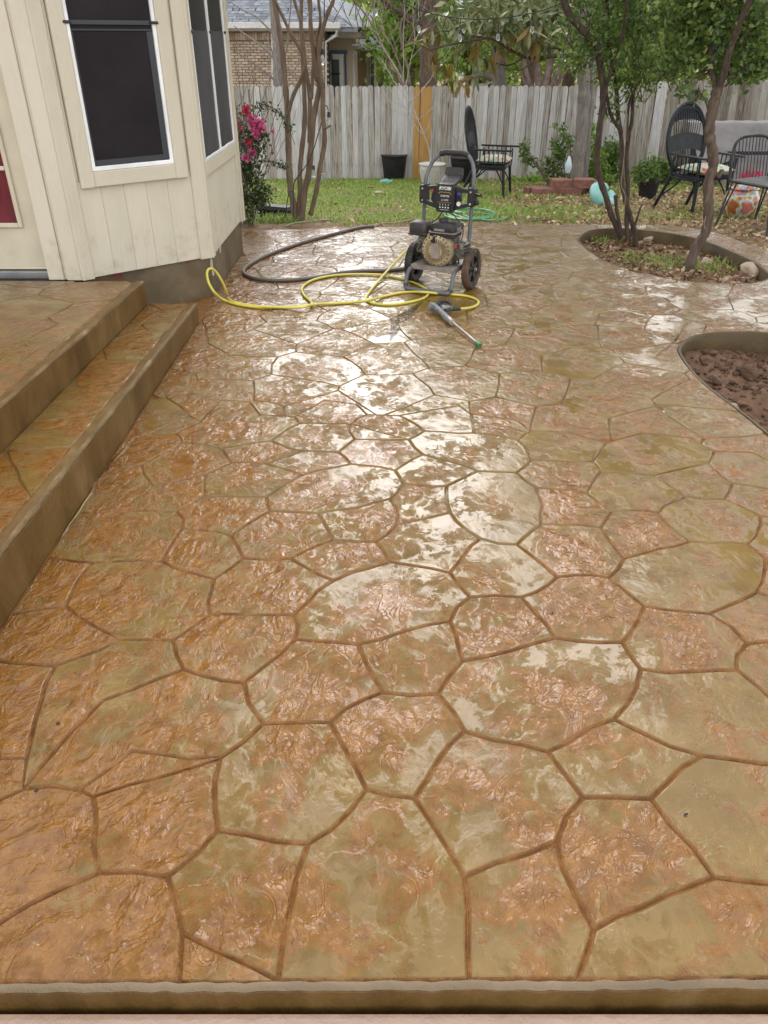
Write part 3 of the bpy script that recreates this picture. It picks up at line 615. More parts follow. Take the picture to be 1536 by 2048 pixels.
def lay_stones(parent, edges, loops, inside, m, zf=None, g=(0.0010, 0.0098), depth=0.0085, rnd=rng, tilt=0.13, minarea=0.006):
    vs, es = [], []; key = {}
    def vid(p):
        k = (round(p.x, 4), round(p.y, 4))
        if k not in key: key[k] = len(vs); vs.append(Vector(k))
        return key[k]
    for a, b, seg, jit in edges:
        n = max(1, int(round((b - a).length / seg))); last = vid(a); nv = Vector((-(b - a).y, (b - a).x)).normalized() if (b - a).length > 1e-6 else Vector((0, 0))
        bow = rnd.uniform(-1, 1) * jit * 1.2
        for i in range(1, n + 1):
            t = i / n; p = a.lerp(b, t)
            if i < n: p = p + nv * (rnd.uniform(-jit, jit) * 0.6 + bow * math.sin(math.pi * t))
            k = vid(p)
            if k != last: es.append((last, k))
            last = k
    for lp in loops:
        ids = [vid(Vector(p[:2])) for p in lp]
        es += [(ids[i], ids[(i + 1) % len(ids)]) for i in range(len(ids)) if ids[i] != ids[(i + 1) % len(ids)]]
    r = delaunay_2d_cdt(vs, es, [], 3, 1e-4)
    V2 = r[0]; out = []
    for f in r[2]:
        f = list(f); ch = True
        while ch and len(f) > 3:                       # drop joints that end blind inside a stone
            ch = False
            for i in range(len(f)):
                if f[i - 1] == f[(i + 1) % len(f)]:
                    for q in sorted({i, (i + 1) % len(f)}, reverse=True): f.pop(q)
                    ch = True; break
        if len(f) < 3: continue
        p = [(V2[i].x, V2[i].y) for i in f]
        A = area(p)
        if A < 0: p.reverse(); A = -A
        if A < minarea: continue
        tr = tessellate_polygon([[Vector((x, y, 0)) for x, y in p]])
        if not tr: continue
        big = max(tr, key=lambda t: abs(area([p[i] for i in t])))
        cx = sum(p[i][0] for i in big) / 3; cy = sum(p[i][1] for i in big) / 3
        if not inside(cx, cy): continue
        q = []
        for pt in p:
            if not q or math.hypot(pt[0] - q[-1][0], pt[1] - q[-1][1]) > 0.022: q.append(pt)
        if len(q) > 3 and math.hypot(q[0][0] - q[-1][0], q[0][1] - q[-1][1]) < 0.022: q.pop()
        if len(q) < 3: continue
        gg = g if A > 0.03 else (g[0] * 0.6, g[1] * 0.6)
        if q[0][1] > 3.6 and parent.name == 'patio': gg = (gg[0] * .8, gg[1] * .72)
        po = offset(q, gg[0]); pi_ = offset(q, gg[1])
        if area(pi_) < 0.15 * area(q): continue
        mx_, my_ = sum(a for a, _ in q) / len(q), sum(b for _, b in q) / len(q)
        n = len(q); zz = zf or (lambda x, y: 0.0)
        pm = [(o[0] * .35 + i[0] * .65, o[1] * .35 + i[1] * .65) for o, i in zip(po, pi_)]
        vv = [(x - mx_, y - my_, zz(x, y) - depth) for x, y in po] + [(x - mx_, y - my_, zz(x, y) - depth * .22) for x, y in pm] + [(x - mx_, y - my_, zz(x, y)) for x, y in pi_]
        ff = [(k * n + i, k * n + (i + 1) % n, (k + 1) * n + (i + 1) % n, (k + 1) * n + i) for k in (0, 1) for i in range(n)] + [tuple(range(2 * n, 3 * n))]
        me = bpy.data.meshes.new('stone'); me.from_pydata(vv, [], ff); me.update(); me.materials.append(m); me.materials.append(M['joint'])
        me.polygons.foreach_set('use_smooth', [True] * (2 * n) + [False]); me.polygons.foreach_set('material_index', [1 if my_ < 2.6 else 0] * n + [0] * (n + 1))
        o = bpy.data.objects.new('stone', me); col.objects.link(o); o.parent = parent
        o.location = (mx_, my_, rnd.uniform(0, 0.0012))
        o.rotation_euler = (R(rnd.gauss(0, tilt * .5)), R(rnd.gauss(0, tilt * .5)), 0)
        out.append(o)
    return out
clip_outer = [(-1.296, 0.848), (4.24, 0.880), (4.24, 4.97), (3.52, 6.55)] + [(p.x, p.y - 0.05) for p in reversed(far)]
clip_outer = [p for p in clip_outer if p[0] > -1.6 or p[1] < 5] + [(-1.62, 8.22), (-1.62, 7.64), (-1.318, 7.41), (-1.318, 5.95), (-1.298, 5.33)]
ba = offset(bed_a, -0.021); bb = offset(bed_b, -0.021)
def in_stones(x, y): return inpoly(x, y, clip_outer) and not inpoly(x, y, ba) and not inpoly(x, y, bb)
stones = lay_stones(patio_o, edges, [clip_outer, ba, bb], in_stones, M['stone'])
print('patio stones', len(stones))

# ------------------------------------------------------------------ steps up to the door
XLAND = -1.64; YE = 5.27
def z_tread(y): return 0.13 + 0.09 * (5.3 - y) / 3.35
def z_land(y): return 0.29 + 0.07 * (5.25 - y) / 2.2
def slab(name, x0, x1, y0, y1, zt, m, zb=-0.1):
    mb = MB(); n = 24; nz = 0.014; r = random.Random(3)
    prof = lambda y: [(x0, zb), (x1 - 0.002, zb), (x1, zt(y) - nz - 0.01), (x1 - 0.004, zt(y) - nz * .5), (x1 - nz, zt(y)), (x1 - 0.05, zt(y)), (x1 - 0.06, zt(y) - 0.009), (x0, zt(y) - 0.009)]
    vs = []
    for i in range(n + 1):
        y = y0 + (y1 - y0) * i / n; j = r.uniform(-.0035, .0035)
        vs += [(x + (j if k in (3, 4) else 0), y, z) for k, (x, z) in enumerate(prof(y))]
    fs = [(i * 8 + k, i * 8 + 8 + k, i * 8 + 8 + (k + 1) % 8, i * 8 + (k + 1) % 8) for i in range(n) for k in range(8)] + [tuple(range(8)), tuple(range(n * 8 + 7, n * 8 - 1, -1))]
    mb.add(vs, fs); o = build(mb, name, m); o['kind'] = 'structure'; return o
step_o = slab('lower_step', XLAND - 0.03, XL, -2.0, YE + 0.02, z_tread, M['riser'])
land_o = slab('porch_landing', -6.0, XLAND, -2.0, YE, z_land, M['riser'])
M['nose'] = pmat('chipped_nose', [(0.36, (0.10, 0.058, 0.017)), (0.54, (0.155, 0.095, 0.032)), (0.66, (0.25, 0.18, 0.09)), (0.78, (0.40, 0.33, 0.23))], 9, 8, 0.6, (90, 0.8), stretch=(1, .5, 1), world=True)
def nose(parent, x1, y0, y1, zt, seed):
    r = random.Random(seed); mb = MB(); n = 160; vs = []; w_ = .005
    for i in range(n + 1):
        y = y0 + (y1 - y0) * i / n; w_ += r.uniform(-.0025, .0025); w_ = min(.009, max(.001, w_)); d = w_ * r.uniform(.8, 1.3)
        vs += [(x1 + .0008, y, zt(y) - d - .006), (x1 + .001, y, zt(y) - .009), (x1 - .0035 + r.uniform(-.001, .001), y, zt(y) - .0015), (x1 - .010, y, zt(y) + .0012), (x1 - .012 - w_, y, zt(y) + .0010)]
    mb.add(vs, [(i * 5 + k, i * 5 + 5 + k, i * 5 + 6 + k, i * 5 + 1 + k) for i in range(n) for k in range(4)]); build(mb, 'step_nose', M['nose'], parent, smooth=True)
nose(step_o, XL, 1.0, YE + .02, z_tread, 4); nose(land_o, XLAND, 1.0, YE, z_land, 5)
def lay_on(parent, box, zt, seed, gap):
    r = random.Random(seed)
    seeds = relaxed(200, (box[0] - .4, box[1] - .4, box[2] + .4, box[3] + .4), r, gap=gap)
    es = [(a, b, 0.10, 0.012) for a, b in voronoi_edges(seeds, (box[0] - .6, box[1] - .6, box[2] + .6, box[3] + .6))]
    lp = [(box[0], box[1]), (box[2], box[1]), (box[2], box[3]), (box[0], box[3])]
    return lay_stones(parent, es, [lp], lambda x, y: inpoly(x, y, lp), M['step_stone'], zf=lambda x, y: zt(y), g=(0.001, 0.009), depth=0.010, rnd=r, tilt=0.15)
lay_on(step_o, (XLAND + 0.004, 1.2, XL - 0.055, YE + 0.01), z_tread, 21, 0.34)
lay_on(land_o, (-3.6, 2.2, XLAND - 0.055, YE - 0.004), z_land, 22, 0.38)

# ------------------------------------------------------------------ the beige house
house = thing('house', 'beige board-sided house with a window bay and dark screened windows', 'house', (-2.07, 5.29, 0))
P0 = Vector((-2.07, 5.29)); C1 = Vector((-1.305, 5.945)); C2 = Vector((-1.298, 7.41)); C3 = Vector((-2.07, 8.10))
BZ = 0.305; TZ = 3.0
foot = [(-6.5, 5.44), (-2.2, 5.44), (-2.2, 5.345), (-2.08, 5.335), (-1.333, 5.965), (-1.326, 7.40), (-2.10, 8.07), (-6.5, 8.07)]
hb = MB(); hb.prism(foot, BZ, TZ); build(hb, 'wall', M['trim'], house, world=True)
ff_ = [(-6.5, 5.40), (-2.12, 5.36), (-2.07, 5.345), (-1.345, 5.925), (-1.325, 5.95), (-1.322, 7.405), (-2.10, 8.05), (-6.5, 8.05)]
fb = MB(); fb.prism(ff_, -0.3, BZ - 0.004); fnd = build(fb, 'foundation', M['found'], house, world=True)
rb = MB(); rb.prism([(-7, 4.75), (-1.85, 4.75), (-0.75, 5.7), (-0.75, 7.65), (-1.8, 8.6), (-7, 8.6)], TZ, TZ + 0.16); build(rb, 'roof', M['soffit'], house, world=True)
class Face:
    def __init__(s, a, b): s.a = Vector((*a, 0)); d = Vector((*b, 0)) - s.a; s.len = d.length; s.d = d.normalized(); s.n = Vector((s.d.y, -s.d.x, 0))
    def pt(s, u, z, o=0): return s.a + s.d * u + s.n * o + Vector((0, 0, z))
    def box(s, mb, u0, u1, z0, z1, o0, o1, bev=0.0):
        rz = math.atan2(s.d.y, s.d.x); c = s.pt((u0 + u1) / 2, (z0 + z1) / 2, (o0 + o1) / 2)
        return mb.box(c, (abs(u1 - u0), abs(o1 - o0), abs(z1 - z0)), rz=rz, bev=bev)
def fpart(face, name, m, *bx, parent=None, bev=0.004, label=None):
    mb = MB()
    for b in bx: face.box(mb, *b, bev=bev)
    o = build(mb, name, m, parent or house, world=True)
    if label: o['label'] = label
    return o
f1 = Face(P0, C1); f2 = Face(C1, C2); f3 = Face(C2, C3)
W1 = TZ - 0.002
# face 1: the angled wall with the big window
us = [0.085, 0.245, 0.405, 0.565, 0.725, 0.915]
for a, b in zip(us, us[1:]): fpart(f1, 'siding_board', M['siding'], (a + .0007, b - .0007, BZ - 0.012, 0.90, -0.02, 0.004), bev=.0012)
fpart(f1, 'corner_board', M['trim'], (0.002, 0.088, BZ - 0.02, W1, -0.02, 0.022))
fpart(f1, 'corner_board', M['trim'], (0.908, 1.0, BZ - 0.02, W1, -0.02, 0.022))
fpart(f1, 'window_trim', M['trim'], (0.112, 0.204, 0.862, 2.7, 0.0, 0.036))
fpart(f1, 'window_trim', M['trim'], (0.788, 0.882, 0.862, 2.7, 0.0, 0.036))
fpart(f1, 'window_trim', M['trim'], (0.2045, 0.7875, 0.864, 0.956, 0.0, 0.034))
fpart(f1, 'siding_board', M['siding'], (0.088, 0.112, 0.9, W1, -0.02, 0.002)); fpart(f1, 'siding_board', M['siding'], (0.882, 0.908, 0.9, W1, -0.02, 0.002))
win = fpart(f1, 'window', M['glass'], (0.21, 0.78, 0.97, 2.6, -0.03, 0.001), bev=0)
fpart(f1, 'frame', M['whitepaint'], (0.205, 0.229, 0.957, 2.62, 0.0, 0.030), (0.763, 0.787, 0.957, 2.62, 0.0, 0.030), (0.2292, 0.7628, 0.957, 0.985, 0.0, 0.030), parent=win)
fpart(f1, 'screen', M['screen'], (0.229, 0.763, 0.985, 2.62, 0.009, 0.013), parent=win, bev=0)
fpart(f1, 'meeting_rail', M['sash'], (0.231, 0.761, 1.765, 1.795, 0.013, 0.022), (0.231, 0.761, 1.735, 1.748, 0.013, 0.019), parent=win)
fpart(f1, 'sash', M['sash'], (0.720, 0.762, 0.99, 1.735, 0.0135, 0.018), (0.231, 0.243, 0.99, 1.735, 0.0135, 0.018), (0.2432, 0.7198, 0.9865, 1.022, 0.0135, 0.017), parent=win)
for u in (0.213, 0.775): fpart(f1, 'screen_clip', M['clip'], (u - .026, u + .026, 1.772, 1.789, 0.030, 0.042), parent=win)
# face 2: the wall with the paired window
us = [0.06, 0.28, 0.5, 0.72, 0.94, 1.16, 1.31]
for a, b in zip(us, us[1:]): fpart(f2, 'siding_board', M['siding'], (a + .0007, b - .0007, BZ - 0.012, 0.90, -0.02, 0.004), bev=.0012)
fpart(f2, 'corner_board', M['trim'], (-0.018, 0.062, BZ - 0.02, W1, -0.02, 0.022))
fpart(f2, 'corner_board', M['trim'], (1.30, 1.372, BZ - 0.02, W1, -0.02, 0.019)); fpart(f2, 'corner_board', M['trim'], (1.385, 1.462, BZ - 0.03, W1, -0.02, 0.024))
fpart(f2, 'window_trim', M['trim'], (0.064, 1.298, 0.842, 0.935, -0.01, 0.02))
win2 = fpart(f2, 'window', M['glass'], (0.08, 1.27, 0.94, 2.6, -0.03, -0.002), bev=0)
fpart(f2, 'frame', M['whitepaint'], (0.066, 0.086, 0.936, 2.62, -0.002, 0.022), (1.268, 1.296, 0.936, 2.62, -0.002, 0.022), (0.0862, 1.2678, 0.936, 0.962, -0.002, 0.022), (0.655, 0.690, 0.9622, 2.62, -0.002, 0.024), parent=win2)
for a, b in ((0.086, 0.655), (0.69, 1.268)):
    fpart(f2, 'upper_screen', M['screen'], (a, b, 1.735, 2.62, 0.006, 0.009), parent=win2, bev=0)
    mb = MB(); nu, nz = 10, 12; vs = []
    for k in range(nz + 1):
        for i in range(nu + 1):
            t = i / nu; q = k / nz
            bulge = 0.006 * math.sin(math.pi * t) * (1 - q) + 0.004 * math.sin(9 * t + 5 * q) * (1 - q) ** 2
            zb = 0.958 + 0.012 * math.sin(math.pi * t * 2 + 1) * (1 if a < .5 else -1)
            vs.append(f2.pt(a + (b - a) * t, zb + (1.742 - zb) * q, 0.012 + bulge))
    mb.add(vs, [(k * (nu + 1) + i, k * (nu + 1) + i + 1, (k + 1) * (nu + 1) + i + 1, (k + 1) * (nu + 1) + i) for k in range(nz) for i in range(nu)])
    build(mb, 'lower_screen', M['screen2'], win2, smooth=True, world=True)
for u in (0.076, 0.672, 1.276): fpart(f2, 'screen_clip', M['clip'], (u - .016, u + .016, 1.725, 1.745, 0.022, 0.034), parent=win2)
# face 3, seen only from the side
for k in range(5): fpart(f3, 'siding_board', M['siding'], (0.03 + k * .2 + .0015, 0.23 + k * .2 - .0015, BZ - 0.012, W1, -0.02, 0.004))
# door wall
fd = Face((-6.5, 5.29), (-2.07, 5.29)); ux = lambda x: x + 6.5
dr0 = PY(90, 540, 5.40).x; cas0 = PY(92, 540, 5.33).x
fpart(fd, 'corner_board', M['trim'], (ux(-2.168), ux(-2.068), 0.285, W1, -0.08, 0.0))
fpart(fd, 'door_casing', M['trim'], (ux(-2.30), ux(-2.192), 0.285, W1, -0.14, -0.012)); fpart(fd, 'door_casing', M['trim'], (ux(-2.192), ux(-2.168), 0.285, W1, -0.14, -0.022))
door = fpart(fd, 'door', M['doorpaint'], (ux(-3.25), ux(-2.302), 0.335, 2.36, -0.15, -0.105))
gx = PY(37, 445, 5.40); gz0 = gx.z
fpart(fd, 'glass', M['redcurtain'], (ux(-3.1), ux(gx.x), gz0, 2.2, -0.1055, -0.101), parent=door, bev=0)
fpart(fd, 'glass_stop', M['doorpaint'], (ux(gx.x + 0.001), ux(gx.x + 0.03), gz0 - 0.03, 2.23, -0.105, -0.088), (ux(-3.1), ux(gx.x), gz0 - 0.030, gz0 - 0.001, -0.105, -0.088), parent=door)
mz = PY(5, 336, 5.40).z
fpart(fd, 'muntin', M['doorpaint'], (ux(-3.1), ux(gx.x - .001), mz - 0.014, mz + 0.014, -0.101, -0.090), parent=door)
fpart(fd, 'door_sweep', M['doorpaint'], (ux(-3.25), ux(-2.303), 0.337, 0.352, -0.105, -0.092), parent=door)
fpart(fd, 'threshold', M['alu'], (ux(-3.3), ux(-2.285), 0.283, 0.332, -0.16, -0.05))
# flaking paint along the foundation
for u0, u1, z0, z1, mt in ((0.20, 0.27, 0.24, 0.298, 'redpaint'), (0.45, 0.75, 0.285, 0.3, 'redpaint'), (0.76, 0.93, 0.27, 0.3, 'redpaint'), (0.12, 0.72, 0.286, 0.299, 'mortarwhite')):
    mb = MB(); fa = Face((-2.07, 5.345), (-1.345, 5.925)); pts = []
    n = 9
    for i in range(n): pts.append((u0 + (u1 - u0) * i / (n - 1), z0 + rng.uniform(0, .5) * (z1 - z0)))
    pts += [(u1, z1), (u0, z1)]
    k = len(pts); off = 0.003 if mt == 'redpaint' else 0.0015
    mb.add([fa.pt(u, z, off) for u, z in pts], [tuple(range(k))]); build(mb, 'paint_stain', M[mt], fnd, world=True)
mb = MB(); fa2 = Face((-1.325, 5.95), (-1.322, 7.405))
for c_, sc_ in (((0.04, 0.24), 0.05), ((0.06, 0.17), 0.04), ((0.42, 0.27), 0.045), ((0.30, 0.285), 0.03)):
    pts = [(c_[0] + sc_ * (0.7 + .5 * rng.random()) * math.cos(a), min(.3, c_[1] + 1.2 * sc_ * (0.6 + .5 * rng.random()) * math.sin(a))) for a in [i * math.tau / 11 for i in range(11)]]
    mb.add([fa2.pt(u, z, 0.002) for u, z in pts], [tuple(range(len(pts)))])
build(mb, 'plaster_patch', M['mortarwhite'], fnd, world=True)

# ------------------------------------------------------------------ soil of the two beds
def bed_soil(loop, name, m, seed, amp, step, zb=-0.12):
    xs = [p[0] for p in loop]; ys = [p[1] for p in loop]; r = random.Random(seed)
    ph = [(r.uniform(0, 6), r.uniform(3, 22), r.uniform(0, 6.28)) for _ in range(14)]
    nx = int((max(xs) - min(xs)) / step) + 3; ny = int((max(ys) - min(ys)) / step) + 3
    V = []
    for j in range(ny):
        for i in range(nx):
            x, y = min(xs) - step + i * step, min(ys) - step + j * step
            z = zb + amp * sum(math.sin(f * (x * math.cos(a) + y * math.sin(a)) + p) / (1 + f * .15) for p, f, a in ph) / 4 + r.uniform(-1, 1) * amp * .25
            V.append((x, y, min(z, -0.02)))
    Fq = []
    for j in range(ny - 1):
        for i in range(nx - 1):
            cx, cy = V[j * nx + i][0] + step / 2, V[j * nx + i][1] + step / 2
            if inpoly(cx, cy, offset_out[name]): Fq.append((j * nx + i, j * nx + i + 1, (j + 1) * nx + i + 1, (j + 1) * nx + i))
    me = npmesh(name, V, Fq, m); smooth_mesh(me, 60); o = build(me, name, m); o['kind'] = 'structure'
    return lambda x, y: V[min(ny - 1, max(0, int(round((y - min(ys) + step) / step)))) * nx + min(nx - 1, max(0, int(round((x - min(xs) + step) / step))))][2]
offset_out = {'tree_bed_soil': offset(bed_a, -0.05), 'clay_bed_soil': offset(bed_b, -0.05)}
za = bed_soil(bed_a, 'tree_bed_soil', M['soil'], 3, 0.035, 0.05)
zb_ = bed_soil(bed_b, 'clay_bed_soil', M['redsoil'], 4, 0.06, 0.035)
def lump(c, r, rnd, flat=0.7, sub=2):
    bm = bmesh.new(); bmesh.ops.create_icosphere(bm, subdivisions=sub, radius=1)
    ax = [(Vector((rnd.gauss(0, 1), rnd.gauss(0, 1), rnd.gauss(0, 1))).normalized(), rnd.uniform(.55, .95)) for _ in range(9)]
    vs = []
    for v in bm.verts:
        p = v.co.copy()
        for a, d in ax:
            e = p.dot(a) - d
            if e > 0: p -= a * e
        vs.append(Vector((p.x * r * 1.1, p.y * r, p.z * r * flat)) * rnd.uniform(.95, 1.05))
    fs = [tuple(v.index for v in f.verts) for f in bm.faces]; bm.free()
    m = Euler((0, 0, rnd.uniform(0, 6.28))).to_matrix(); return [m @ v + Vector(c) for v in vs], fs
def pts_in(loop, n, rnd, shrink=0.04):
    lp = offset(loop, shrink); xs = [p[0] for p in lp]; ys = [p[1] for p in lp]; out = []
    while len(out) < n:
        x, y = rnd.uniform(min(xs), max(xs)), rnd.uniform(min(ys), max(ys))
        if inpoly(x, y, lp): out.append((x, y))
    return out
crnd = random.Random(9)
mb = MB()
for x, y in pts_in(bed_b, 1100, crnd):
    s = crnd.uniform(.004, .016) if crnd.random() < .86 else crnd.uniform(.016, .040); mb.add(*lump((x, y, zb_(x, y) + s * .2), s, crnd, .7, 1))
build(mb, 'clay_clods', M['redsoil'], None, kind='stuff')
for (px, py, r_, mt, lab) in [(1497, 742, .075, 'redsoil', 'large brown clay lump in the curved clay bed at the right edge'), (1470, 800, .04, 'rock', 'small pale flat stone lying in the curved clay bed')]:
    p = PZ(px, py, -0.1); mb = MB(); mb.add(*lump((0, 0, 0), r_, crnd, .75, 3)); single(mb, 'clay_lump' if mt == 'redsoil' else 'flat_stone', M[mt], lab, 'clod' if mt == 'redsoil' else 'stone', (p.x, p.y, zb_(p.x, p.y) + r_ * .25), smooth=False)
for i, (px, py, r_, lab) in enumerate([(1502, 545, .105, 'large pale rough rock at the right end of the tree bed'), (1416, 522, .07, 'tan rock behind the leaning single tree in the bed'), (1297, 478, .055, 'small rounded rock behind the clump of trunks in the bed'), (1452, 556, .045, 'low reddish stone near the front rim of the tree bed'), (1382, 507, .06, 'flat tan stone just left of the leaning trunk')]):
    p = PZ(px, py, -0.08); mb = MB(); mb.add(*lump((0, 0, 0), r_, crnd, .8, 3)); single(mb, 'rock', M['rock'], lab, 'rock', (p.x, p.y, za(p.x, p.y) + r_ * .35), group='rocks in the tree bed')
# leaf litter and grass tufts in the tree bed
P = []
for x, y in pts_in(bed_a, 2300, crnd, .03): P.append((x, y, za(x, y) + crnd.uniform(.0, .025)))
M['mulch'] = pmat('brown_leaf_litter', [(0.1, (0.09, 0.045, 0.025)), (0.5, (0.22, 0.125, 0.07)), (0.85, (0.42, 0.29, 0.19)), (1, (0.56, 0.45, 0.33))], 2, 3, 0.8, isl=0.8, world=True)
leaves(P, (.03, .075), M['mulch'], 'leaf_litter', spread=.35)
def blades(pts, h, wd, m, name, lean=.45):
    P = np.array(pts, float); n = len(P); a = nrs.uniform(0, 6.28, n); hh = nrs.uniform(h[0], h[1], n)
    d = np.stack([np.cos(a), np.sin(a), np.zeros(n)], 1); sd = np.stack([-np.sin(a), np.cos(a), np.zeros(n)], 1) * (wd / 2)
    ln = nrs.uniform(.1, lean * 2, n)[:, None]; up = np.array([0, 0, 1.0])
    m1 = P + up * (hh * .6)[:, None] + d * ln * hh[:, None] * .35; tp = P + up * (hh * .95)[:, None] * (1 - .35 * ln) + d * ln * hh[:, None]
    V = np.stack([P - sd, P + sd, m1 + sd * .8, tp, m1 - sd * .8], 1).reshape(-1, 3); k = np.arange(n)[:, None] * 5
    Fq = np.concatenate([k + [[0, 1, 2, 4]], k + [[4, 2, 3, 3]]], 0)
    tri = np.concatenate([k + [[0, 1, 2]], k + [[0, 2, 4]], k + [[4, 2, 3]]], 0)
    return build(npmesh(name, V, tri, m), name, m, None, kind='stuff')
P = []
for px, py, s, n in [(1195, 480, .14, 120), (1215, 478, .16, 60), (1290, 520, .34, 120), (1320, 530, .38, 130), (1345, 530, .3, 70), (1270, 515, .2, 40), (1430, 535, .25, 110), (1255, 470, .2, 70), (1400, 535, .25, 110)]:
    c = PZ(px, py, -.1)
    for _ in range(n):
        x, y = crnd.gauss(c.x, s * .5), crnd.gauss(c.y, s * .5)
        if inpoly(x, y, bed_a): P.append((x, y, za(x, y)))
blades(P, (.03, .12), .006, M['grass'], 'bed_grass', .9)

# ------------------------------------------------------------------ pressure washer
WM = Vector((0.47, 6.24, 0)); WR = R(-27)
pw = thing('pressure_washer', 'petrol pressure washer with grey tube handle and two spoked wheels on the patio', 'pressure washer', WM, WR)
def wheel(x, side, tm):
    hub = MB(); r = 0.112
    hub.lathe([(r, x - .018), (r, x + .018), (r - .014, x + .018), (r - .014, x - .018), (r, x - .018)], (0, 0, .152), 28, 'x')
    hub.lathe([(0.001, x - .03), (.026, x - .03), (.026, x + .03), (0.001, x + .03)], (0, 0, .152), 14, 'x')
    for k in range(5):
        a = k * math.tau / 5 + .3; c = (x, .062 * math.cos(a), .152 + .062 * math.sin(a)); hub.box(c, (.022, .085, .030), rx=a, bev=.004)
    w_ = build(hub, 'wheel', M['dplastic'], pw, smooth=True)
    t = MB(); prof = [(.112, x - .022), (.128, x - .029), (.142, x - .029), (.1505, x - .016), (.152, x), (.1505, x + .016), (.142, x + .029), (.128, x + .029), (.112, x + .022)]
    t.lathe(prof + [prof[0]], (0, 0, .152), 40, 'x')
    for k in range(40):
        a = k * math.tau / 40
        for s in (-1, 1): t.box((x + s * .012, .1515 * math.cos(a + s * .04), .152 + .1515 * math.sin(a + s * .04)), (.020, .010, .006), rx=a + math.pi / 2)
    build(t, 'tyre', tm, w_, smooth=True)
    hc = MB(); hc.lathe([(.001, 0), (.014, 0), (.014, side * .012), (.001, side * .014)], (x + side * .03, 0, .152), 10, 'x'); build(hc, 'axle_nut', M['silver'], w_)
wheel(-.245, -1, M['rubber']); wheel(.245, 1, M['dusty'])
mb = MB(); mb.tube([(-.245, 0, .152), (.245, 0, .152)], .011, 10); build(mb, 'axle', M['tubegrey'], pw, smooth=True)
mb = MB(); mb.box((-.01, -.055, .178), (.37, .25, .010), bev=.003); mb.box((-.01, -.182, .166), (.37, .008, .034)); mb.box((-.01, .072, .166), (.37, .008, .034)); build(mb, 'base_plate', M['greyplate'], pw)
ft = catmull([(-.185, -.02, .160), (-.19, -.15, .158), (-.20, -.215, .135), (-.205, -.25, .07), (-.195, -.275, .026), (-.15, -.285, .017), (.13, -.285, .017), (.175, -.275, .026), (.185, -.25, .07), (.18, -.215, .135), (.17, -.15, .158), (.165, -.02, .160)], 5)
mb = MB(); mb.tube(ft, .0165, 12); foot_ = build(mb, 'foot_tube', M['tubegrey'], pw, smooth=True)
for s in (-1, 1):
    mb = MB(); mb.tube([(s * .193 + -.008, -.262, .045), (s * .185 - .008, -.272, .03)], .0195, 12); build(mb, 'tube_collar', M['dplastic'], foot_, smooth=True)
hp = catmull([(-.197, .03, .16), (-.197, .045, .45), (-.197, .06, .74), (-.190, .085, .82), (-.162, .115, .895), (-.115, .138, .945), (-.07, .145, .957), (.07, .145, .957), (.115, .138, .945), (.162, .115, .895), (.190, .085, .82), (.197, .06, .74), (.197, .045, .45), (.197, .03, .16)], 5)
mb = MB(); mb.tube(hp, .0150, 12); handle_ = build(mb, 'handle', M['tubegrey'], pw, smooth=True)
mb = MB(); mb.tube([(-.115, .1385, .946), (-.075, .1452, .9575), (.075, .1452, .9575), (.115, .1385, .946)], .0225, 14); build(mb, 'grip', M['rubber'], handle_, smooth=True)
# engine
en = MB(); en.box((.015, -.03, .285), (.20, .17, .20), bev=.012); en.box((.155, -.03, .30), (.10, .12, .12), bev=.01)
for k in range(5): en.box((.165, -.03, .255 + k * .024), (.125, .14, .007))
en.box((-.14, -.06, .30), (.09, .10, .09), bev=.008); en.box((-.135, -.07, .375), (.07, .09, .06), bev=.006)
en.tube([(-.11, -.115, .33), (-.15, -.12, .36), (-.16, -.10, .41)], .008, 6); en.tube([(.12, -.11, .36), (.17, -.10, .38), (.21, -.06, .36)], .006, 6); en.box((.19, -.095, .34), (.03, .02, .05), rz=.3)
for k in range(6): en.box((-.17 + .012 * k, -.118, .285 + .02 * (k % 3)), (.012, .012, .02))
engine = build(en, 'engine', M['engine'], pw)
sh = MB(); prof = [(.126, -.085), (.129, -.12), (.126, -.145), (.112, -.166), (.092, -.172), (.001, -.172)]
sh.lathe(prof, (.005, 0, .300), 32, 'y'); sh.box((-.0, -.110, .395), (.17, .07, .05), bev=.012); sh.box((.085, -.11, .31), (.09, .06, .12), bev=.014)
shroud = build(sh, 'fan_shroud', M['cream'], engine, smooth=True)
sl = MB()
for k in range(30):
    a = k * math.tau / 30; r0, r1 = (.062, .088) if k % 15 in (6, 7, 8) or True else (.05, .09)
    sl.box((.005 + .073 * math.cos(a), -.1722, .300 + .073 * math.sin(a)), (.034, .003, .0065), ry=-a)
for k in range(22):
    a = k * math.tau / 22 + .1; sl.box((.005 + .105 * math.cos(a), -.1665, .300 + .105 * math.sin(a)), (.018, .006, .008), ry=-a)
build(sl, 'vent_slots', M['rustslot'], engine, kind='stuff')
mb = MB(); mb.prism([(-.03, -.055), (.03, -.055), (.036, 0), (.026, .055), (-.026, .055), (-.036, 0)], -.180, -.172, 'xz', (.005, 0, .300)); build(mb, 'starter_badge', M['silver'], engine)
mb = MB(); mb.tube([(-.005, -.165, .405), (-.008, -.182, .395), (-.01, -.184, .37)], .009, 8); mb.box((-.01, -.186, .375), (.038, .016, .02), bev=.006); build(mb, 'starter_grip', M['plastic'], engine, smooth=True)
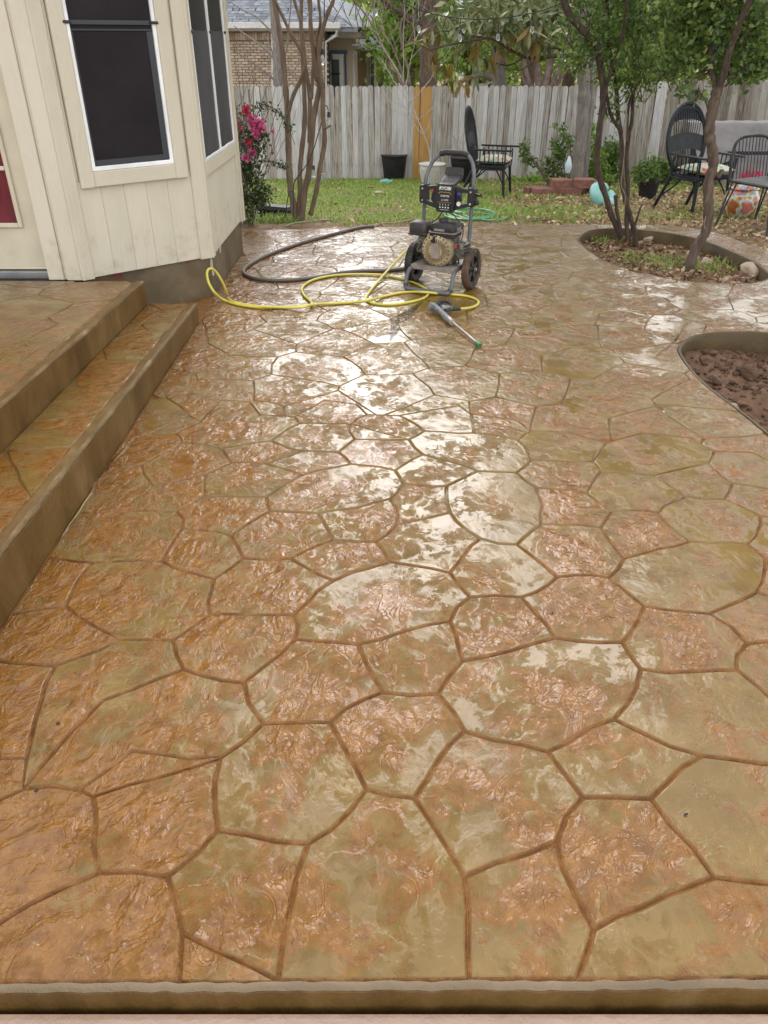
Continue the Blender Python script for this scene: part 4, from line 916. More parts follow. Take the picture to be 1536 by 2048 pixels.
def tub(mb, c, lo, hi, z0, z1, z2):
    """a tank: rounded plan lo at z0, hi at z1, dome to z2"""
    rings = []
    for (wx, wy, z) in ((lo[0], lo[1], z0), (hi[0], hi[1], z0 + .25 * (z1 - z0)), (hi[0], hi[1], z1), (hi[0] * .93, hi[1] * .92, z1 + .6 * (z2 - z1)), (hi[0] * .72, hi[1] * .70, z2)):
        q = []; b = .028
        for sx, sy, a0 in ((1, -1, -90), (1, 1, 0), (-1, 1, 90), (-1, -1, 180)):
            for k in range(4):
                a = R(a0 + 30 * k); q.append((c[0] + sx * (wx / 2 - b) + b * math.cos(a), c[1] + sy * (wy / 2 - b) + b * math.sin(a), z))
        rings.append(q)
    n = 16; vs = [p for q in rings for p in q]
    mb.add(vs, [(k * n + i, k * n + (i + 1) % n, (k + 1) * n + (i + 1) % n, (k + 1) * n + i) for k in range(len(rings) - 1) for i in range(n)] + [tuple(range(n - 1, -1, -1)), tuple(range((len(rings) - 1) * n, len(rings) * n))])
mb = MB(); tub(mb, (.045, -.075), (.20, .16), (.215, .175), .398, .430, .432); tub(mb, (.045, -.075), (.205, .168), (.205, .168), .441, .478, .502); tank = build(mb, 'fuel_tank', M['plastic'], engine, smooth=True)
mb = MB(); tub(mb, (.045, -.075), (.226, .186), (.226, .186), .431, .437, .439); build(mb, 'tank_seam', M['greyplate'], engine, smooth=True)
mb = MB(); mb.lathe([(.034, .497), (.037, .500), (.037, .518), (.033, .524), (.001, .526)], (.02, -.07, 0), 18); build(mb, 'fuel_cap', M['rubber'], engine, smooth=True)
mb = MB(); tub(mb, (-.165, -.075), (.13, .13), (.15, .15), .392, .465, .490); mb.box((-.165, -.075, .405), (.16, .158, .022), bev=.01); build(mb, 'air_filter_box', M['dplastic'], engine, smooth=True)
mb = MB(); mb.box((.075, .045, .445), (.12, .075, .07), bev=.012); build(mb, 'exhaust_guard', M['dplastic'], engine)
mb = MB(); mb.box((-.05, .02, .225), (.22, .10, .09), bev=.01); mb.tube([(-.2, .0, .24), (-.245, -.03, .235)], .013, 8); build(mb, 'pump', M['engine'], pw)
mb = MB(); mb.box((.16, -.15, .345), (.022, .016, .03), bev=.003); build(mb, 'engine_switch', M['red'], engine)
for pts, r_ in (([(-.02, .01, .57), (-.06, .0, .50), (-.11, -.03, .46), (-.10, -.10, .36)], .005), ([(.03, .01, .57), (.09, .03, .51), (.15, .02, .44), (.17, -.06, .36)], .0045), ([(-.17, -.11, .33), (-.20, -.09, .27), (-.17, -.05, .21), (-.10, -.06, .20)], .006), ([(.13, -.09, .27), (.17, -.10, .24), (.16, -.06, .20)], .006)):
    mb = MB(); mb.tube(catmull(pts, 4), r_, 6); build(mb, 'cable', M['rubber'], engine, smooth=True)
mb = MB(); mb.box((.03, -.1685, .456), (.085, .002, .016)); build(mb, 'tank_label', M['greyplate'], engine)
mb = MB(); mb.box((.1535, -.07, .458), (.002, .09, .026)); build(mb, 'warning_label', M['greyplate'], engine)
for bx_, by_ in ((-.17, -.165), (.15, -.165), (-.17, .055), (.15, .055)):
    mb = MB(); mb.lathe([(.001, .183), (.009, .183), (.009, .190), (.001, .191)], (bx_, by_, 0), 6); build(mb, 'bolt', M['silver'], pw)
for s_ in (-1, 1):
    for z_ in (.625, .71):
        mb = MB(); mb.lathe([(.001, 0), (.008, 0), (.008, -.005), (.001, -.006)], (s_ * .199, .012, z_), 8, 'y'); build(mb, 'bolt', M['silver'], pw)
# control panel
pn = MB(); yb = .028
pn.prism([(-.072, .575), (-.058, .556), (.058, .556), (.072, .575), (.082, .66), (.078, .735), (.058, .757), (-.058, .757), (-.078, .735), (-.082, .66)], yb - .045, yb + .02, 'xz')
for s in (-1, 1):
    pn.prism([(s * .075, .742), (s * .20, .725), (s * .20, .698), (s * .075, .712)], yb - .02, yb + .018, 'xz')
    pn.prism([(s * .075, .605), (s * .20, .637), (s * .20, .608), (s * .065, .572)], yb - .02, yb + .018, 'xz')
    pn.prism([(s * .172, .738), (s * .226, .730), (s * .226, .615), (s * .215, .602), (s * .172, .612)], yb - .012, yb + .06, 'xz')
    pn.prism([(s * .078, .72), (s * .115, .715), (s * .125, .64), (s * .100, .60), (s * .075, .60)], yb - .018, yb + .01, 'xz')
panel = build(pn, 'control_panel', M['plastic'], pw)
hd = MB(); vs = []
for y, z, wx, h in ((yb - .02, .752, .060, .012), (yb + .04, .775, .066, .012), (yb + .12, .805, .072, .012), (yb + .135, .855, .066, .012)):
    vs += [(-wx, y, z), (wx, y, z), (wx, y + .01, z - h * 2.2), (-wx, y + .01, z - h * 2.2)]
hd.add(vs, [(i * 4 + k, i * 4 + (k + 1) % 4, i * 4 + 4 + (k + 1) % 4, i * 4 + 4 + k) for i in range(3) for k in range(4)] + [(3, 2, 1, 0), (12, 13, 14, 15)])
for s in (-1, 1): hd.add([(s * .062, yb + .0, .76), (s * .07, yb + .12, .805), (s * .066, yb + .137, .855), (s * .074, yb + .137, .845), (s * .080, yb + .12, .79), (s * .072, yb, .745)], [(0, 1, 2, 3, 4, 5)])
hood = build(hd, 'panel_hood', M['dplastic'], panel)
gr = MB()
for k in range(7): gr.box((0, yb + .02 + k * .013, .7665 + .0045 * k), (.10, .005, .006), rx=.35)
build(gr, 'hood_ribs', M['plastic'], panel, kind='stuff')
def lettering(txt, size, loc, m, parent, shear=0.0, rot=(math.pi / 2, 0, 0), name='lettering', extrude=.0006, bold=0.0):
    cu = bpy.data.curves.new(name, 'FONT'); cu.body = txt; cu.size = size; cu.align_x = 'CENTER'; cu.shear = shear; cu.extrude = extrude; cu.offset = bold
    t = bpy.data.objects.new('tmp', cu); col.objects.link(t); dg = bpy.context.evaluated_depsgraph_get()
    me = bpy.data.meshes.new_from_object(t.evaluated_get(dg)); bpy.data.objects.remove(t); bpy.data.curves.remove(cu)
    me.materials.clear(); me.materials.append(m); me.name = name
    o = bpy.data.objects.new(name, me); col.objects.link(o); o.parent = parent; o.location = loc; o.rotation_euler = rot; return o
yf = yb - .0462
lettering('RYOBI', .034, (0, yf, .718), M['white'], panel, .22, bold=.0008)
lettering('3100 PSI', .021, (0, yf, .667), M['white'], panel, .2)
lettering('2.5 GPM', .017, (0, yf, .640), M['white'], panel, .2)
mb = MB(); mb.box((0, yf, .628), (.112, .001, .0022)); build(mb, 'printed_line', M['orange_print'], panel)
mb = MB(); mb.prism([(-.055, .688), (-.040, .703), (.040, .703), (.055, .688), (.050, .688), (.038, .699), (-.038, .699), (-.050, .688)], yf, yf + .001, 'xz'); build(mb, 'printed_arch', M['orange_print'], panel)
mb = MB()
for k in range(4):
    mb.box((-.036 + k * .023, yf, .612), (.003, .001, .012)); mb.box((-.036 + k * .023, yf, .592), (.010, .001, .008))
mb.box((0, yf, .575), (.075, .001, .0018)); build(mb, 'printed_symbols', M['white'], panel, kind='stuff')
mb = MB(); mb.lathe([(.016, 0), (.016, -.008), (.008, -.008), (.008, -.002)], (.108, yb - .018, .622), 16, 'y'); build(mb, 'nozzle_ring', M['white'], panel, smooth=True)
mb = MB(); mb.lathe([(.020, 0), (.020, -.012), (.015, -.016), (.001, -.016)], (.108, yb - .018, .685), 18, 'y'); build(mb, 'blue_knob', M['blue'], panel, smooth=True)
mb = MB(); mb.lathe([(.012, 0), (.012, -.01), (.001, -.012)], (-.112, yb - .018, .70), 12, 'y'); build(mb, 'red_knob', M['red'], panel, smooth=True)
mb = MB(); mb.tube([(.22, yb, .70), (.25, yb - .03, .702), (.29, yb - .05, .698), (.30, yb - .055, .712)], .007, 8); mb.tube([(.22, yb + .03, .69), (.25, yb + .01, .687), (.29, yb - .01, .683)], .006, 8); mb.box((.225, yb + .01, .69), (.03, .05, .03), bev=.004); build(mb, 'gun_holder', M['plastic'], pw)
mb = MB(); mb.lathe([(.018, 0), (.018, .02), (.001, .022)], (.232, yb + .02, .635), 12, 'x'); build(mb, 'clamp_knob', M['dplastic'], pw, smooth=True)

# ------------------------------------------------------------------ hoses and spray gun
def c6(x, y): return 400 + x / 2.56, 400 + y / 2.56
ylw = []
for x, y, z in [(1105, 205, .22), (1080, 238, .17), (1030, 285, .115), (960, 362, .04), (900, 430, .012), (862, 478, .010), (850, 502, .010), (866, 522, .010), (930, 535, .010), (1010, 533, .010), (1100, 517, .010), (1150, 500, .010), (1170, 480, .010), (1165, 462, .012), (1135, 442, .012), (1090, 420, .012), (1035, 402, .012), (960, 388, .012), (880, 381, .012), (780, 380, .012), (690, 386, .012), (610, 400, .012), (560, 418, .012), (530, 440, .012), (521, 462, .012), (535, 490, .012), (562, 515, .012), (572, 532, .014), (545, 545, .024), (480, 551, .026), (400, 549, .024), (300, 544, .018), (220, 533, .014), (165, 518, .016)]:
    ylw.append(PZ(*c6(x, y), z))
for x, y, Y in [(143, 497, 5.93), (132, 460, 5.90), (112, 415, 5.87), (85, 372, 5.84), (58, 351, 5.80), (39, 362, 5.77), (37, 395, 5.73), (50, 435, 5.70), (78, 478, 5.70)]:
    ylw.append(PY(*c6(x, y), Y))
for x, y, z in [(120, 511, .012), (180, 532, .010), (260, 546, .010), (340, 551, .011), (440, 548, .012), (540, 541, .030), (600, 533, .014), (700, 529, .010), (780, 524, .010), (850, 515, .030), (930, 496, .012), (1010, 478, .010), (1080, 471, .010), (1150, 472, .030), (1230, 480, .010), (1310, 485, .010), (1370, 493, .010), (1412, 508, .010), (1426, 524, .010), (1412, 542, .012), (1375, 553, .020), (1333, 557, .030)]:
    ylw.append(PZ(*c6(x, y), z))
p0 = ylw[0]
mb = MB(); mb.tube([ylw[0] + (ylw[0] - ylw[1]).normalized() * .05, ylw[0], ylw[0].lerp(ylw[1], .6)], [.016, .016, .0125], 10); build(mb, 'hose_fitting', M['silver'], pw, smooth=True, world=True)
mb = MB(); mb.tube(catmull(ylw, 5), .0095, 10); single(mb, 'pressure_hose', M['yellow'], 'long yellow high pressure hose looped across the patio from washer to spray gun', 'hose', p0, smooth=True, world=True)
gh = [PZ(*c6(x, y), .0145) for x, y in [(1150, 325), (1100, 338), (1050, 350), (1000, 357), (940, 361), (860, 362), (780, 366), (700, 376), (620, 391), (540, 402), (450, 410), (370, 411), (300, 405), (250, 393), (226, 378), (224, 360), (240, 340), (275, 316), (330, 288), (400, 260), (480, 232), (560, 207), (640, 185), (720, 164), (790, 146), (850, 136), (890, 134)]]
mb = MB(); mb.tube(catmull(gh, 5), .0145, 10); single(mb, 'garden_hose', M['greyhose'], 'thick grey brown garden hose curving over the patio behind the yellow hose', 'hose', gh[-1], smooth=True, world=True)
th = [PZ(*c6(890, 134), .012)] + [PG(*c6(x, y)) + Vector((0, 0, .02)) for x, y in [(930, 131), (990, 127), (1040, 119), (1080, 112), (1130, 108)]]
mb = MB(); mb.tube(catmull(th, 5), .009, 8); single(mb, 'tan_line', M['tanhose'], 'thin tan line continuing the grey hose along the grass edge', 'hose', th[0], smooth=True, world=True)
pg = [PG(*c6(x, y)) + Vector((0, 0, .025)) for x, y in [(440, 147), (470, 134), (520, 125), (590, 118), (640, 114), (680, 116)]]
mb = MB(); mb.tube(catmull(pg, 5), .009, 8); single(mb, 'green_line', M['palegreen'], 'pale green thin hose end lying by the foot of the crape myrtle', 'hose', pg[0], smooth=True, world=True)
def c3(x, y): return 720 + x / 3.49, y / 3.49
loops = []
for (cx, cy, rx, ry, a0, a1) in [(760, 1500, 150, 52, 190, 20), (700, 1505, 90, 48, 200, -160), (830, 1515, 110, 32, 190, -170), (760, 1520, 170, 40, 200, -150)]:
    n = 16
    for k in range(n + 1):
        a = R(a0 + (a1 - a0) * k / n); loops.append(PG(*c3(cx + rx * math.cos(a), cy + ry * math.sin(a))) + Vector((0, 0, .03 + .012 * len(loops) / 68)))
loops += [PG(*c3(x, y)) + Vector((0, 0, .03)) for x, y in [(720, 1540), (860, 1556), (960, 1556), (1010, 1545), (1025, 1530)]]
mb = MB(); mb.tube(catmull(loops, 3), .0115, 8); single(mb, 'hose_coil', M['greenhose'], 'bright green garden hose lying in loose coils on the grass behind the washer', 'hose', loops[0], smooth=True, world=True)

def cg(x, y): return 840 + x / 10.24, 570 + y / 10.24
gun = thing('spray_gun', 'grey pressure washer gun with short lance and green nozzle on the wet patio', 'spray gun', PZ(*cg(480, 560)))
G = lambda x, y, z: PZ(*cg(x, y), z)
mb = MB(); mb.tube(catmull([G(215, 430, .045), G(290, 450, .045), (G(370, 500, .042)), G(440, 560, .038), G(520, 640, .034), G(600, 730, .030)], 4), [.026, .030, .031, .030, .030, .028, .027, .026, .024, .023, .022, .021, .021, .021, .022, .023, .024, .024, .023, .022, .018][:21], 10); build(mb, 'gun_body', M['gungrey'], gun, smooth=True, world=True)
mb = MB(); mb.tube(catmull([G(330, 420, .05), G(400, 345, .05), G(500, 330, .05), G(600, 365, .05), G(655, 420, .045), G(610, 490, .04), G(520, 530, .04)], 4), .012, 8); build(mb, 'trigger_guard', M['dplastic'], gun, smooth=True, world=True)
mb = MB(); mb.tube(catmull([G(430, 470, .045), G(520, 470, .042), G(600, 480, .038), G(650, 490, .034)], 4), [.024] * 4 + [.021] * 4 + [.018] * 5, 10); build(mb, 'hand_grip', M['gungrey'], gun, smooth=True, world=True)
mb = MB(); mb.tube(catmull([G(390, 420, .05), G(440, 385, .05), G(520, 400, .048)], 4), .008, 8); build(mb, 'trigger', M['plastic'], gun, smooth=True, world=True)
mb = MB(); mb.tube([G(640, 493, .033), G(825, 490, .031)], .0125, 10); build(mb, 'hose_connector', M['rubber'], gun, smooth=True, world=True)
mb = MB(); mb.tube([G(590, 700, .032), G(660, 760, .030)], .022, 12); build(mb, 'lance_collar', M['silver'], gun, smooth=True, world=True)
mb = MB(); mb.tube([G(640, 735, .030), G(1190, 1210, .016)], .0085, 10); build(mb, 'lance', M['silver'], gun, smooth=True, world=True)
mb = MB(); a, b = G(1165, 1190, .018), G(1222, 1245, .016); mb.tube([a, b], .0155, 12); build(mb, 'nozzle', M['greentip'], gun, smooth=True, world=True)

# ------------------------------------------------------------------ back fence
def picket_mesh(wd, h, m, seed):
    r = random.Random(seed); mb = MB(); t = .016; k = wd / 2
    pts = [(-k, 0), (k, 0), (k, h - .035), (k * .78, h - .014), (k * .40, h - .002), (0, h), (-k * .40, h - .002), (-k * .78, h - .014), (-k, h - .035)]
    mb.prism(pts, -t / 2, t / 2, 'xz'); return mb.mesh('picket', m)
pk = [picket_mesh(.098, 1.63, M['picket'], i) for i in range(2)]; pkb = [picket_mesh(.136, 1.66, M['brownpicket'], 5)]; pkn = picket_mesh(.105, 1.62, M['newpicket'], 3)
YF = 16.0; fz = PY(840, 171, YF).z
fence = thing('picket_fence', 'long weathered grey wooden fence of round-topped boards across the back', 'fence', (0, YF, fz - 1.63))
x = -6.0; yx0, yx1 = PY(833, 250, YF).x, PY(864, 250, YF).x
while x < PY(1238, 250, YF).x:
    new = yx0 - .02 < x < yx1
    o = piece(pkn if new else rng.choice(pk), 'picket', fence, (x, rng.uniform(-.008, .008), rng.uniform(-.012, .008)), (0, rng.gauss(0, .006), rng.gauss(0, .05)), (1, 1, 1), 'new yellow brown board' if new else None)
    x += .1055 if new else .1045 + rng.uniform(-.002, .003)
mb = MB()
for z in (.3, 1.3): mb.box((-.8, .05, z), (11.0, .04, .09))
build(mb, 'rail', M['brownpicket'], fence, kind='stuff')
xr0 = PY(1240, 250, YF).x; fz2 = PY(1450, 159, YF).z
fence2 = thing('picket_fence', 'browner leaning fence of wider boards behind the covered furniture on the right', 'fence', (xr0, YF + .03, fz2 - 1.66))
x = 0.04
while x < 6.5:
    X = xr0 + x; lean = -.02 - .07 * sst(5.4, 7.2, X)
    o = piece(pkb[0] if x > .9 else rng.choice(pk), 'picket', fence2, (x, rng.uniform(-.01, .01), rng.uniform(-.02, .02) - .05 * (1 - sst(0, .8, x))), (0, lean + rng.gauss(0, .008), rng.gauss(0, .05)))
    x += (.143 if x > .9 else .106) + rng.uniform(-.003, .003)
mb = MB()
for z in (.3, 1.3): mb.box((3.3, .05, z), (6.6, .04, .09))
build(mb, 'rail', M['brownpicket'], fence2, kind='stuff')

# ------------------------------------------------------------------ lawn, litter
lr = random.Random(17)
def grassiness(x, y):
    g = 1.0 - sst(1.6, 3.2, x + .25 * math.sin(y * 2.1)) * .75
    g *= .55 + .45 * math.sin(x * 1.7 + 1.3 * math.sin(y * 1.1)) * math.sin(y * 1.9 + .6)
    g += .25
    if y < 9.0: g *= .35
    if x > 3.2: g += .30 * (y > 12.5)
    if 10.6 < y < 12.2 and x > 1.5: g *= .25
    return g
P = []
while len(P) < 62000:
    y = 8.62 + (16.0 - 8.62) * lr.random() ** .85; x = lr.uniform(-3.0, 7.4)
    if x > 2.6 and lr.random() < .3: y = lr.uniform(6.6, 9)
    if y < 9.1 and (x < -.6 or x > 2.2) and lr.random() < .8: continue
    if inpoly(x, y, outer): continue
    if lr.random() < grassiness(x, y): P.append((x, y, zg(x, y) - .005))
blades(P, (.03, .085), .011, M['grass'], 'lawn_grass', .7)
P = []
while len(P) < 15000:
    y = lr.uniform(8.5, 15.9); x = lr.uniform(-2.5, 7.2)
    if x > 2.6 and lr.random() < .25: y = lr.uniform(6.6, 9)
    if inpoly(x, y, outer): continue
    if lr.random() < (.12 if x < 1.8 else .85): P.append((x, y, zg(x, y) + lr.uniform(.0, .03)))
leaves(P, (.03, .08), M['straw'], 'lawn_litter', spread=.3)

# ------------------------------------------------------------------ pots
def pot(p, r0, r1, h, m, label, n=28, flutes=0):
    t = thing('plant_pot', label, 'plant pot', p)
    mb = MB(); prof = [(.001, 0), (r0, 0), (r0 + (r1 - r0) * .8, h * .80), (r0 + (r1 - r0) * .82, h * .84), (r0 + (r1 - r0) * .80, h * .86), (r1 * .98, h * .97), (r1, h), (r1 * .95, h), (r1 * .90, h * .8), (.001, h * .78)]
    mb.lathe(prof, (0, 0, 0), n); build(mb, 'pot_body', m, t, smooth=True)
    rm = MB(); rm.lathe([(r1 * .985, h * .955), (r1 * 1.03, h * .96), (r1 * 1.035, h * .995), (r1 * .99, h * 1.004), (r1 * .95, h * .99)], (0, 0, 0), n); build(rm, 'pot_rim', m, t, smooth=True)
    if flutes:
        fm = MB()
        for k in range(flutes):
            a = k * math.tau / flutes; rr = lambda z: (r0 + (r1 - r0) * .8 * z / (h * .8)) + .002
            fm.tube([(rr(.06) * math.cos(a), rr(.06) * math.sin(a), .06), (rr(h * .76) * math.cos(a), rr(h * .76) * math.sin(a), h * .76)], .010, 5)
        build(fm, 'flutes', m, t, kind='stuff')
    so = MB(); so.lathe([(.001, h * .80), (r1 * .9, h * .79)], (0, 0, 0), 18); build(so, 'potting_soil', M['soil'], t)
    return t
def wobble(a, b, n, amp, r): return [Vector(a).lerp(Vector(b), k / n) + Vector((r.uniform(-amp, amp), r.uniform(-amp, amp), r.uniform(-amp, amp) * .5)) * (1 if 0 < k else 0) for k in range(n + 1)]
def twigs(mb, p, d, ln, rad, depth, r, spread=.6, up=.15):
    p = Vector(p); d = Vector(d).normalized(); q = [p]; n = 4
    for k in range(n):
        d = (d + Vector((r.gauss(0, .13), r.gauss(0, .13), r.gauss(0, .10) + up * .3))).normalized(); q.append(q[-1] + d * ln / n)
    mb.tube(q, [rad * (1 - .14 * k) for k in range(n + 1)], 5 if rad > .004 else 4); ends = [q[-1]]
    if depth > 0:
        for k in range(2 if depth < 2 else 3):
            i = r.choice([2, 3, 4]); nd = (d + Vector((r.gauss(0, spread), r.gauss(0, spread), r.gauss(0, spread * .6) + up))).normalized()
            ends += twigs(mb, q[i], nd, ln * r.uniform(.55, .85), rad * .58, depth - 1, r, spread, up)
    return ends
prn = random.Random(23)
pA = PG(788, 361); pA.y = max(pA.y, 15.2); pA.z = zg(pA.x, pA.y)
ppm = lambda p: F / (p.y * math.cos(PITCH) + (HC - p.z) * math.sin(PITCH))
potA = pot(pA, 19.5 / ppm(pA), 25.5 / ppm(pA), 47 / ppm(pA), M['blackpot'], 'black tapered plant pot left of the white ribbed pot by the fence')
mb = MB()
for k in range(5): twigs(mb, (prn.uniform(-.08, .08), prn.uniform(-.08, .08), .3), (prn.gauss(-.2, .4), 0, 1), .5, .004, 1, prn)
build(mb, 'dry_stems', M['twig'], potA, kind='stuff')
pB = PG(860, 366); pB.y = 14.7; pB.z = zg(pB.x, pB.y)
potB = pot(pB, 18 / ppm(pB), 26 / ppm(pB), 40 / ppm(pB), M['whitepot'], 'white fluted plant pot in front of the new fence boards', flutes=26)
pC = PG(911, 356); pC.y = 14.9; pC.z = zg(pC.x, pC.y)
potC = pot(pC, 17 / ppm(pC), 25.5 / ppm(pC), 50 / ppm(pC), M['blackpot'], 'black tapered plant pot behind the washer handle')
mb = MB()
for k in range(6): twigs(mb, (prn.uniform(-.08, .08), prn.uniform(-.08, .08), .35), (prn.gauss(0, .5), 0, 1), .42, .0035, 1, prn)
build(mb, 'dry_stems', M['redtwig'], potC, kind='stuff')
# bare sapling in the white pot
sap = thing('bare_sapling', 'leafless pale thin sapling growing from the white fluted pot', 'sapling', (pB.x, pB.y, pB.z + .28))
mb = MB(); st = [PY(x, y, 14.7) for x, y in [(862, 330), (858, 300), (848, 270), (836, 240), (822, 205), (812, 180), (803, 155)]]
mb.tube(catmull(st, 4), [.016 - .0005 * k for k in range(25)], 7); build(mb, 'trunk', M['twig'], sap, smooth=True, world=True)
mb = MB()
for (x, y, dx, dz, ln, dp) in [(803, 155, -.5, 1, .9, 2), (812, 180, .45, 1, .9, 2), (822, 205, .8, 1, 1.0, 2), (822, 205, -.9, .8, .6, 2), (836, 240, .7, 1.1, .8, 2), (836, 240, -.9, .7, .6, 2), (848, 270, -.9, .6, .5, 2), (848, 270, .7, 1, .5, 1), (806, 165, .15, 1, 1.3, 2)]:
    twigs(mb, PY(x, y, 14.7), (dx, prn.gauss(0, .3), dz), ln, .008, dp, prn, .45)
build(mb, 'branches', M['twig'], sap, world=True, kind='stuff')

# ------------------------------------------------------------------ chairs
def fan_chair(label, p, rz, m, bw=.58, sc_=1.0):
    t = thing('fan_back_chair', label, 'chair', p, rz, 'black fan-back garden chairs'); t.scale = (sc_,) * 3
    hs, W2, D = .43, .27, .26                       # forward is +x
    mb = MB(); mb.box((0, 0, hs), (.52, .54, .05), bev=.02); build(mb, 'seat', m, t)
    cz, cx = .80, -.27; tilt = .20
    hp = lambda a, k=1.0: Vector((cx - tilt * (cz + .38 * k * math.sin(a) - .45), bw / 2 * k * math.cos(a), cz + .40 * k * math.sin(a)))
    mb = MB(); mb.tube([hp(R(-70 + 320 * k / 30)) for k in range(31)], .021, 8); mb.tube([hp(R(-70 + 320 * k / 30), .92) for k in range(31)], .012, 6)
    back = build(mb, 'back_hoop', m, t, smooth=True)
    for k in range(13):
        y = -.24 + .04 * k; a = math.acos(max(-1, min(1, y / (bw / 2)))); top = hp(a, .95); bt = Vector((cx - .0, y * .55, hs + .02)); mb = MB(); mb.tube([bt, (bt + top) / 2 + Vector((-.012, 0, 0)), top], .0055, 5); build(mb, 'spindle', m, back)
    for z0, z1 in ((.70, .88), (1.03, 1.15)):       # woven bands across the fan
        mb = MB(); vs = []; n = 12
        for k in range(n + 1):
            t_ = -1 + 2 * k / n
            for z in (z0, z1):
                zz = z - .05 * t_ * t_; hw = bw / 2 * .93 * math.sqrt(max(.05, 1 - ((zz - cz) / .40) ** 2)); vs.append((cx - tilt * (zz - .45) - .004, hw * t_, zz))
        mb.add(vs, [(2 * k, 2 * k + 2, 2 * k + 3, 2 * k + 1) for k in range(n)]); mb2 = MB(); mb2.add(vs + [(x - .008, y, z) for x, y, z in vs], [tuple(f) for f in mb.f] + [tuple(i + 26 for i in f[::-1]) for f in mb.f]); build(mb2, 'woven_band', m, back)
    for s in (-1, 1):
        mb = MB(); mb.box((.05, s * .30, .665), (.60, .055, .024), bev=.010); arm = build(mb, 'armrest', m, t)
        for k in range(6):
            mb = MB(); mb.tube([(-.13 + .068 * k, s * .285, hs + .02), (-.13 + .068 * k, s * .292, .655)], .0085, 5); build(mb, 'arm_slat', m, arm)
        mb = MB(); mb.tube(catmull([(-.2, s * .285, .64), (-.2, s * .285, hs + .03), (-.16, s * .285, hs - .02), (.2, s * .285, hs - .02), (.24, s * .285, hs + .03), (.24, s * .29, .64)], 4), .013, 6); build(mb, 'arm_loop', m, arm, smooth=True)
        for fx in (1, -1):
            foot = (fx * (.26 if fx > 0 else .42), s * .28, 0); mb = MB(); mb.tube([(fx * .22, s * .25, hs), foot], .021, 8); leg = build(mb, 'leg', m, t, smooth=True)
            mb = MB(); mb.tube(catmull([Vector((fx * .22, s * .25, hs)).lerp(Vector(foot), .62), (fx * .17, s * .23, .30), (fx * .10, s * .2, hs - .03)], 5), .010, 6); build(mb, 'brace', m, leg, smooth=True)
    return t
def cushion(label, p, rz, d=(.48, .50, .11)):
    mb = MB(); n = 10; vs = []
    for s in (1, -1):
        for j in range(n + 1):
            for i in range(n + 1):
                u, v = -1 + 2 * i / n, -1 + 2 * j / n; k = (1 - u ** 4) ** .6 * (1 - v ** 4) ** .6
                vs.append((u * d[0] / 2 * (1 - .04 * v * v), v * d[1] / 2 * (1 - .04 * u * u), d[2] / 2 + s * d[2] / 2 * k * (1 + .08 * math.sin(3 * u + 2 * v))))
    m_ = (n + 1) ** 2; fs = []
    for j in range(n):
        for i in range(n):
            q = (j * (n + 1) + i, j * (n + 1) + i + 1, (j + 1) * (n + 1) + i + 1, (j + 1) * (n + 1) + i); fs += [q, tuple(x + m_ for x in q[::-1])]
    mb.add(vs, fs); return single(mb, 'seat_cushion', M['cushion'], label, 'cushion', p, smooth=True, rz=rz)
cA = PG(980, 391); rzA = math.atan2(-.32, .95)
fan_chair('black fan-back chair standing near the fence behind the pressure washer', cA, rzA, M['blackchair'], sc_=1.0)
cushion('floral cushion on the black chair nearest the fence middle', (cA.x + .03, cA.y, cA.z + .455), rzA)
cB = PG(1386, 424); rzB = math.atan2(-.90, .42)
fan_chair('blue black fan-back chair behind the single leaning tree by the covered furniture', cB, rzB, M['greychair'], bw=.62, sc_=.98)
cushion('white and turquoise cushion on the chair behind the leaning tree', (cB.x + .02, cB.y - .08, cB.z + .45), rzB)
mb = MB(); q0 = PY(1382, 352, cB.y - .1); q1 = PY(1462, 322, cB.y + .15)
mb.box((q0 + q1) / 2, ((q1 - q0).length, .05, .035), ry=-math.atan2(q1.z - q0.z, (q1 - q0).to_2d().length), rz=math.atan2(q1.y - q0.y, q1.x - q0.x), bev=.006)
o = single(mb, 'loose_board', M['greychair'], 'blue grey board lying slanted across the chair behind the leaning tree', 'board', (q0 + q1) / 2, world=True)
# grey metal spindle chair at the right edge
cD = PG(1520, 458); 
mc = thing('spindle_chair', 'grey metal spindle-back chair with thin legs at the right edge', 'chair', cD, R(-62))
mb = MB(); hw, hs2 = .30, .46
hoop = catmull([(-.28, -hw, hs2), (-.31, -hw, .70), (-.34, -hw * .75, .84), (-.35, 0, .87), (-.34, hw * .75, .84), (-.31, hw, .70), (-.28, hw, hs2)], 6)
mb.tube(hoop, .016, 8); bk = build(mb, 'back_hoop', M['metalchair'], mc, smooth=True)
for k in range(11):
    y = -.25 + .05 * k; zt = .865 - .9 * y * y * 1.1; mb = MB(); mb.tube([(-.28, y, hs2), (-.345 + .02 * abs(y), y, zt)], .006, 5); build(mb, 'spindle', M['metalchair'], bk)
mb = MB(); mb.box((0, 0, hs2), (.58, .60, .03), bev=.012); build(mb, 'seat', M['metalchair'], mc)
for sx in (-1, 1):
    for sy in (-1, 1):
        mb = MB(); a = Vector((sx * .24, sy * .26, hs2)); b = Vector((sx * .33, sy * .31, 0)); mb.tube([a + Vector((.03, 0, 0)), b], .009, 6); mb.tube([a - Vector((.03, 0, 0)), b], .009, 6); build(mb, 'leg', M['metalchair'], mc, smooth=True, kind='stuff')
